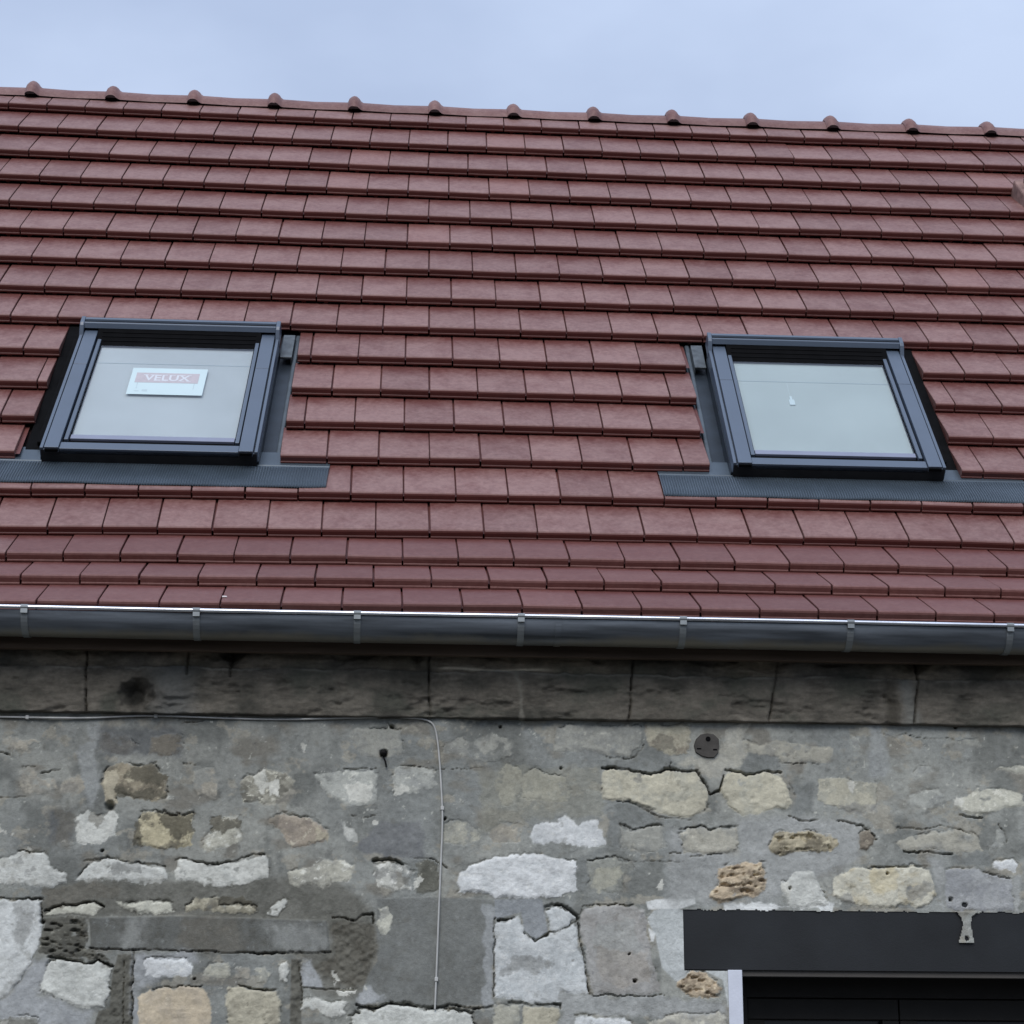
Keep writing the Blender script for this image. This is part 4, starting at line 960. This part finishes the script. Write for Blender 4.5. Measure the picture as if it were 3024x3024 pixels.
# ------------------------------------------------------------------ ridge
SR = 14.56*G
def ridge_pt(x): return SR+dl(14.5, x/TW)*.9
RR = .122; PSI = math.radians(77)
RIDGEM = TILE
RX = [-3.11, -2.66, -2.215, -1.769, -1.314, -.865, -.417, .034, .476, .928, 1.375, 1.823, 2.280, 2.733, 3.182, 3.63, 4.08]
bedm = MB(); V = []
for x in RX:
    s = ridge_pt(x); V += [RP(x, s-.0, -.008), RP(x, s+.02, .022)]
bedm.add(V, [(2*i, 2*i+2, 2*i+3, 2*i+1) for i in range(len(RX)-1)])
ridge = bedm.build('ridge', DECK, house)
for i in range(len(RX)-1):
    xa, xb = RX[i], RX[i+1]; g = random.Random(i); V, F_, UV = [], [], []
    cxs = [xa-.035+.0, xa-.028, xa-.014, xa, xa+.014, xa+.028, xa+.038, xa+.05, (xa+xb)/2, xb-.03, xb-.01]
    bk = g.uniform(.88, 1.14); bul = [v*bk for v in (.005, .020, .031, .036, .033, .023, .010, .003, 0, .002, .004)]
    na = 15; ang = [(-PSI+2*PSI*k/(na-1)) for k in range(na)]
    for x, bb in zip(cxs, bul):
        s = ridge_pt(x)+(-.0); lip = Vector(RP(x, s-.012, .024)); cy_ = lip.y+RR*math.sin(PSI); cz_ = lip.z-RR*math.cos(PSI)-.0015*math.sin((x-xa)/(xb-xa)*math.pi)*2
        for a in ang:
            fade = 1 if abs(a) < PSI*.8 else .92
            r = RR+bb*fade; V.append((x, cy_-r*math.sin(a), cz_+r*math.cos(a))); UV.append((x, .08+.05*g.random()))
    for j in range(len(cxs)-1):
        for k in range(na-1): F_.append((j*na+k, (j+1)*na+k, (j+1)*na+k+1, j*na+k+1))
    me = tile_mesh('ridge_tile', V, F_, UV); rt = link('ridge_tile', me, ridge, smooth=True); rt.color = (.75, 1, 1, 1)
    # dark plug standing in for the shade in the collar's hollow mouth
    s = ridge_pt(xa); lip = Vector(RP(xa, s-.012, .024)); m = MB(); yv = lip.y-.030; zv = lip.z+.006
    m.add([(xa+.028*math.cos(t), yv-.002+.022*math.sin(t)*0, zv-.012+.018*math.sin(t)) for t in np.linspace(0, math.pi, 9)], [tuple(range(9))])
    m.add([(xa+.028*math.cos(t), yv+.03, zv-.012+.018*math.sin(t)) for t in np.linspace(0, math.pi, 9)], [tuple(range(9))])
    m.f += [(k, k+1, k+10, k+9) for k in range(8)]
    m.build('collar_mouth_shade', DECK, ridge)

# rear slope and gables, never seen from the street side
AP = RP(0, SR+.02, 0); yb = AP[1]+.12
b_ = MB(); zb = AP[2]
b_.add([(XA, yb, zb), (XB, yb, zb), (XB, 2*yb+.7, 3.3), (XA, 2*yb+.7, 3.3)], [(0, 1, 2, 3)]); b_.build('rear_slope', TILE, house)
g_ = MB()
for x in (-3.2, 4.2): g_.add([(x, YW, 0), (x, 2*yb+.6, 0), (x, 2*yb+.6, 3.3), (x, yb, zb-.08), (x, -.45, 3.35), (x, YW, 3.25)], [(0, 1, 2, 3, 4, 5)])
g_.add([(-3.2, 2*yb+.6, 0), (4.2, 2*yb+.6, 0), (4.2, 2*yb+.6, 3.3), (-3.2, 2*yb+.6, 3.3)], [(0, 1, 2, 3)])
g_.build('gable_walls', PLUG, house)

# raised mortar upstand at the right edge of the roof
UPM = plain('mortar_flaunching', (.26, .17, .15), .9, 0, .2, .35, 22, .5, 60)
m = MB()
sl = lambda x, s, h: RP(x-.06*(s-3.35), s, h)
m.box(3.125, 3.42, 2.90, 3.40, -.02, .085, sl); m.box(3.165, 3.42, 2.88, 3.375, .086, .13, sl)
m.build('roof_upstand', UPM, roof, .010)

# ------------------------------------------------------------------ skylights
def skylight(sk, idx):
    x0, W, k = sk['x0'], sk['x1']-sk['x0'], sk['k']
    P = lambda u, v, h: RP(x0+u+k*(v-.48), v, h)
    root = MB()
    # frame kerb: four dark sides
    root.box(.004, .05, .49, 1.50, -.05, .070, P); root.box(W-.05, W-.004, .49, 1.50, -.05, .070, P)
    root.box(.004, W-.004, .482, .53, -.05, .068, P); root.box(.05, W-.05, 1.40, 1.50, -.05, .058, P)
    root = root.build('skylight', PAINT_DK, house)
    root['label'] = 'skylight with a VELUX sticker on its pane' if idx == 0 else 'skylight without a sticker, its pane pale blue-grey'
    for side in (0, 1):
        q = (lambda u: u) if side == 0 else (lambda u: W-u)
        m = MB()
        def bx(u0, u1, v0, v1, h0, h1):
            a, b = sorted((q(u0), q(u1))); m.box(a, b, v0, v1, h0, h1, P)
        bx(.000, .013, .484, 1.47, .030, .0785)          # outer lip
        bx(.013, .019, .484, 1.47, .050, .0700)          # groove floor
        bx(.019, .076, .478, 1.160, .060, .0850)         # cover, lower length
        bx(.019, .076, 1.1635, 1.47, .058, .0838)        # cover, upper length
        m.build('side_cladding', PAINT, root, .0015)
        m = MB(); bx(.083, .0995, .560, 1.42, .045, .0735); m.build('sash_strip', PAINT, root, .002)
        m = MB(); bx(.0755, .1045, .531, 1.44, .030, .0600); m.build('sash_gasket', BLACK, root)
        m = MB(); bx(.022, .074, .470, .4775, .066, .0785); m.build('cladding_end_cap', BLACK, root)
    m = MB(); m.box(.078, W-.078, .482, .531, .050, .0770, P); m.build('bottom_cladding', PAINT, root, .0015)
    m = MB(); m.box(.078, W-.078, .5315, .580, .030, .054, P); m.build('bottom_gasket', BLACK, root)
    m = MB(); m.box(.1045, W-.1045, .5795, .611, .040, .0655, P); m.build('sash_bottom_strip', plain_sash, root, .002)
    # pane and blind
    m = MB(); m.box(.1045, W-.1045, .6115, 1.405, .056, .060, P); m.build('pane', GLASS, root)
    m = MB(); m.box(.1045, W-.1045, .6115, 1.41, .045, .049, P); bl = m.build('blind', BLIND_P if sk['warm'] else BLIND, root)
    vl = 1.235 if idx == 0 else 1.215
    m = MB(); m.box(.106, W-.106, vl-.002, vl+.002, .0492, .0502, P); m.build('blind_pleat', plain_line, bl, .001)
    # dark ventilation flap below the hood
    m = MB(); m.prism([(1.372, .0605), (1.462, .096), (1.50, .096), (1.50, .050), (1.40, .0605-.004)], .079, W-.079, P); m.build('ventilation_flap', BLACK, root)
    m = MB()
    for t in (.25, .5, .75): m.box(.10, W-.10, 1.372+.09*t, 1.372+.09*t+.005, .0605+.0355*t+.0005, .0605+.0355*t+.0030, P)
    m.build('flap_ridges', BLACK, root)
    # hood
    m = MB(); m.prism([(1.461, .097), (1.474, .1165), (1.481, .1185), (1.485, .1120), (1.500, .1120), (1.504, .1195), (1.520, .1195), (1.530, .100), (1.530, .05), (1.50, .05), (1.50, .097)], .016, W-.016, P)
    m.build('hood', PAINT, root, .0008)
    m = MB(); m.box(.0165, W-.0165, 1.4855, 1.4995, .1115, .1128, P); m.build('hood_groove_shade', BLACK, root)  # black strip darkens the groove floor in place of its shade
    for a, b in ((-.003, .0155), (W-.0155, W+.003)):
        m = MB(); m.prism([(1.425, .070), (1.462, .112), (1.478, .119), (1.528, .121), (1.535, .05), (1.43, .04)], a, b, P); m.build('hood_end_plate', PAINT, root, .003)
    # side gutters of the flashing, clamps
    for side in (0, 1):
        q = (lambda u: u) if side == 0 else (lambda u: W-u)
        def bx(m, u0, u1, v0, v1, h0, h1):
            a, b = sorted((q(u0), q(u1))); m.box(a, b, v0, v1, h0, h1, P)
        m = MB(); bx(m, -.090, .004, .40, 1.70, -.034, -.030); bx(m, -.003, .003, .495, 1.45, -.029, .028); m.build('side_flashing', FLASH, root, .001)
        m = MB(); bx(m, -.080, -.060, .50, 1.65, -.0295, -.016); m.build('flashing_roll', FLASH_M, root, .005)
        if side != idx: m = MB(); bx(m, -.060, -.008, 1.395, 1.60, .000, .012); bx(m, -.060, -.054, 1.395, 1.60, -.03, .0); m.build('zinc_flap', FLASH_L, root, .002)
        if side == idx:
            m = MB(); bx(m, -.088, -.022, .52, 1.66, -.028, -.004); bx(m, -.040, -.010, .62, 1.50, -.003, .020); m.build('channel_dark_strip', BLACK, root, .004)  # black strip laid in the channel to darken its gap
    # pleated apron over the course below
    xl, xr = (-.56, W+.290) if idx == 0 else (-.303, W+.345)
    per = .0106; nn = int((xr-xl)/(per/4)); prof = [(.62, -.006), (.502, .004), (.492, .013), (.488, .0105), (.470, .0145), (.40, .0275), (.335, .0405), (.300, .0440), (.290, .0428), (.286, .0385)]
    V = []; 
    for i in range(nn+1):
        u = xl+(xr-xl)*i/nn
        for j, (v, h) in enumerate(prof):
            amp = 0 if j < 4 else .0027
            edge = .012*(math.sin(u*9+idx)*.25) if j > 5 else 0
            endc = (.010*max(0, (u-(xr-.12))/.12)**2 if j > 6 else 0)
            V.append(P(u, v+edge*.5+endc, h+amp*math.sin(2*math.pi*i/4+.4)+(.0015*math.sin(u*14) if j > 4 else 0)))
    J = len(prof); F_ = [(i*J+j, (i+1)*J+j, (i+1)*J+j+1, i*J+j+1) for i in range(nn) for j in range(J-1)]
    me = mesh('apron', V, F_); me.materials.append(APRON); link('apron', me, root)
    return root, P, W
plain_sash = plain('sash_bottom_light', (.24, .26, .34), .45, 0, .4, .05, 10)
plain_line = plain('blind_pleat_light', (.50, .55, .60), .8, 0, .3, .03, 10)
roots = [skylight(sk, i) for i, sk in enumerate(SKY)]

# sticker on the left pane: paper, red plate, serif capitals
r0_, P0, W0 = roots[0]
S = lambda u, v, h: P0(u-SKY[0]['x0'], v, h)
sx0, sx1, sv0, sv1 = -1.3045, -.984, .955, 1.180
m = MB(); m.box(sx0, sx1, sv0, sv1, .0606, .0612, S); stk = m.build('sticker', STICKER, r0_)
m = MB(); m.box(sx0+.022, sx1-.030, sv0+.100, sv1-.042, .0614, .0618, S); m.build('red_plate', STICK_RED, stk)
m = MB(); m.box(sx0+.034, sx0+.038, sv0+.05, sv0+.099, .0614, .0617, S); m.box(sx1-.046, sx1-.042, sv0+.05, sv0+.099, .0614, .0617, S)
m.box(sx0+.03, sx0+.05, sv0+.025, sv0+.032, .0614, .0617, S); m.box(sx0+.062, sx0+.085, sv0+.026, sv0+.042, .0614, .0617, S)
m.build('small_print', plain('sticker_print', (.50, .60, .62), .7, 0, .3, .05, 40), stk)
fc = bpy.data.curves.new('sticker_lettering', 'FONT'); fc.body = 'VELUX'; fc.size = 1; fc.extrude = 0.0; fc.offset = .022; fc.align_x = 'CENTER'; fc.align_y = 'CENTER'
fo = bpy.data.objects.new('sticker_lettering', fc); COL.objects.link(fo); bpy.context.view_layer.update()
dg = bpy.context.evaluated_depsgraph_get(); me = bpy.data.meshes.new_from_object(fo.evaluated_get(dg)); COL.objects.unlink(fo); bpy.data.objects.remove(fo)
co = np.array([v.co[:] for v in me.vertices]); mn, mxx = co.min(0), co.max(0)
lw, lh = .196, .050; cxm, cvm = (sx0+sx1)/2-.004, (sv0+.100+sv1-.042)/2
for v in me.vertices:
    u = (v.co.x-mn[0])/(mxx[0]-mn[0])-.5; w = (v.co.y-mn[1])/(mxx[1]-mn[1])-.5
    v.co = Vector(S(cxm+u*lw, cvm+w*lh, .0622))
# slab serifs
me.materials.clear(); me.materials.append(STICK_LET); link('sticker_lettering', me, stk)
ser = MB()
for t in (-.47, -.32, -.26, -.02, .04, .14, .20, .36, .47):
    pass
def serif(u, w, ln): ser.box(cxm+u*lw-ln, cxm+u*lw+ln, cvm+w*lh-.0022, cvm+w*lh+.0022, .0619, .0621, S)
for u, w, ln in ((-.475, .48, .010), (-.325, .48, .010), (-.25, .48, .007), (-.25, -.48, .007), (-.045, .48, .008), (-.045, -.48, .008), (.125, .48, .009), (.255, .48, .009), (.335, .48, .009), (.475, .48, .009), (.335, -.48, .009), (.475, -.48, .009)): serif(u, w, ln)
ser.build('lettering_serifs', STICK_LET, stk)
# tassel of the blind cord behind the right pane
r1_, P1, W1_ = roots[1]; S1 = lambda u, v, h: P1(u-SKY[1]['x0'], v, h)
m = MB(); m.prism([(1.010, .0495), (1.010, .0545), (1.055, .0545), (1.055, .0495)], 1.556, 1.580, S1)
m.prism([(1.055, .0495), (1.055, .0535), (1.085, .0535), (1.085, .0495)], 1.563, 1.573, S1); m.box(1.5675, 1.5685, 1.085, 1.20, .0495, .0505, S1)
m.build('blind_cord_tassel', CORDM, r1_)

# ------------------------------------------------------------------ gutter, brackets, fascia
GY, GZ, GR = -.742, 3.327, .0755
gm = MB(); na = 22; V = []; XG = [-3.05+.25*i for i in range(30)]
for x in XG:
    sag = .0012*math.sin(x*2.1)-.0009*(x-.3)
    for rr in (GR, GR-.0012):
        V += [(x, GY-rr*math.cos(math.pi*k/(na-1)), GZ-.006-rr*math.sin(math.pi*k/(na-1))+sag) for k in range(na)]
T = 2*na
F_ = []
for i in range(len(XG)-1):
    for k in range(na-1):
        F_ += [(i*T+k, (i+1)*T+k, (i+1)*T+k+1, i*T+k+1), (i*T+na+k, i*T+na+k+1, (i+1)*T+na+k+1, (i+1)*T+na+k)]
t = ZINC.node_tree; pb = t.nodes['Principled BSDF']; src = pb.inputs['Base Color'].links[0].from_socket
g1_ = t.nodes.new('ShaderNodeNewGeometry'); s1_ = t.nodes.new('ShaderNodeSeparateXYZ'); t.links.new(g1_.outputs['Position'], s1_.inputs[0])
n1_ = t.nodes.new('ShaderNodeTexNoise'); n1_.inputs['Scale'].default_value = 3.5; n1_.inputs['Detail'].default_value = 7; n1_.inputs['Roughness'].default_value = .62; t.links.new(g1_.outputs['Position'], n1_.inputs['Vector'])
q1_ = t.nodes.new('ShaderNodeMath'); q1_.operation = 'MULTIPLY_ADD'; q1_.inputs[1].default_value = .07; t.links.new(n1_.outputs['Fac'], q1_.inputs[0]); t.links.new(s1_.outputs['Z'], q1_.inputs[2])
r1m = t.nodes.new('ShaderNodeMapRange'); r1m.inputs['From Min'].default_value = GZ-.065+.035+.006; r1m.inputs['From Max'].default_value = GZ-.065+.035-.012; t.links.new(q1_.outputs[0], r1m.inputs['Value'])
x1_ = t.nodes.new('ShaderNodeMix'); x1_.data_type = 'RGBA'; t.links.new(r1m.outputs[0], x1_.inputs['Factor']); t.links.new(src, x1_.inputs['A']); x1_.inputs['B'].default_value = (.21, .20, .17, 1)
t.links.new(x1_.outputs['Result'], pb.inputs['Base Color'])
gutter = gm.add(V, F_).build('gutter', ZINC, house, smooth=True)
bead = MB(); bead.tube([(x, GY-GR-.0060, GZ+.002-.0009*(x-.3)+.0012*math.sin(x*2.1)) for x in XG], .0068, 12)
bead.build('gutter_bead', ZINC_BRIGHT, gutter, smooth=True)
for x in (-2.45, -1.93, -1.393, -.811, -.262, .302, .865, 1.452, 2.016, 2.58, 3.15):
    dz = -.0009*(x-.3)+.0012*math.sin(x*2.1); m = MB(); V = []; r1 = GR+.0028; w = .0115
    for xx in (x-w, x+w):
        for rr in (GR+.0008, r1): V += [(xx, GY-rr*math.cos(math.pi*k/17), GZ-.006+dz-rr*math.sin(math.pi*k/17)) for k in range(1, 18)]
    q = 17
    F_ = [(q+k, q+k+1, 3*q+k+1, 3*q+k) for k in range(q-1)]+[(k, q+k, q+k+1, k+1) for k in range(q-1)]+[(2*q+k, 2*q+k+1, 3*q+k+1, 3*q+k) for k in range(q-1)]
    m.add(V, F_); b = m.build('gutter_bracket', ZINC_STRAP, gutter)
    m = MB(); m.tube([(x-w-.001, GY-GR-.0060, GZ+.002+dz), (x+w+.001, GY-GR-.0060, GZ+.002+dz)], .0090, 12); m.box(x-w, x+w, GY-GR-.012, GY-GR-.002, GZ-.020+dz, GZ+dz)
    m.build('bracket_clip', ZINC_STRAP, b)
for sx in (-1.66, .432):
    m = MB(); V = [(xx, GY-rr*math.cos(math.pi*k/21), GZ-.006-.0009*(sx-.3)+.0012*math.sin(sx*2.1)-rr*math.sin(math.pi*k/21)) for xx in (sx-.011, sx+.011) for rr in (GR+.0006, GR+.0022) for k in range(1, 21)]; q = 20
    m.add(V, [(q+k, q+k+1, 3*q+k+1, 3*q+k) for k in range(q-1)]+[(k, q+k, q+k+1, k+1) for k in range(q-1)]+[(2*q+k, 2*q+k+1, 3*q+k+1, 3*q+k) for k in range(q-1)])
    m.build('gutter_seam', ZINC, gutter)
MB().box(XA, XB, -.660, -.632, 3.224, 3.345).build('fascia', FASCIA, house, .002)
MB().box(XA, XB, -.631, -.50, 3.262, 3.275).build('eave_soffit', FASCIA, house)
ch = MB(); Pc, thc = front(-3, -3.9)
ch.box(-.737, -.720, -.700, -.684, 3.408, 3.414)
o = ch.build('white_chip', WHITE, None, .002); o['label'] = 'tiny white fragment lying on the lowest course of tiles above the gutter'; o['category'] = 'debris'

# ground
m = mesh('ground', [(-600, -600, 0), (600, -600, 0), (600, 600, 0), (-600, 600, 0)], [(0, 1, 2, 3)])
o = link('ground', m, None, GROUNDM); o['kind'] = 'structure'
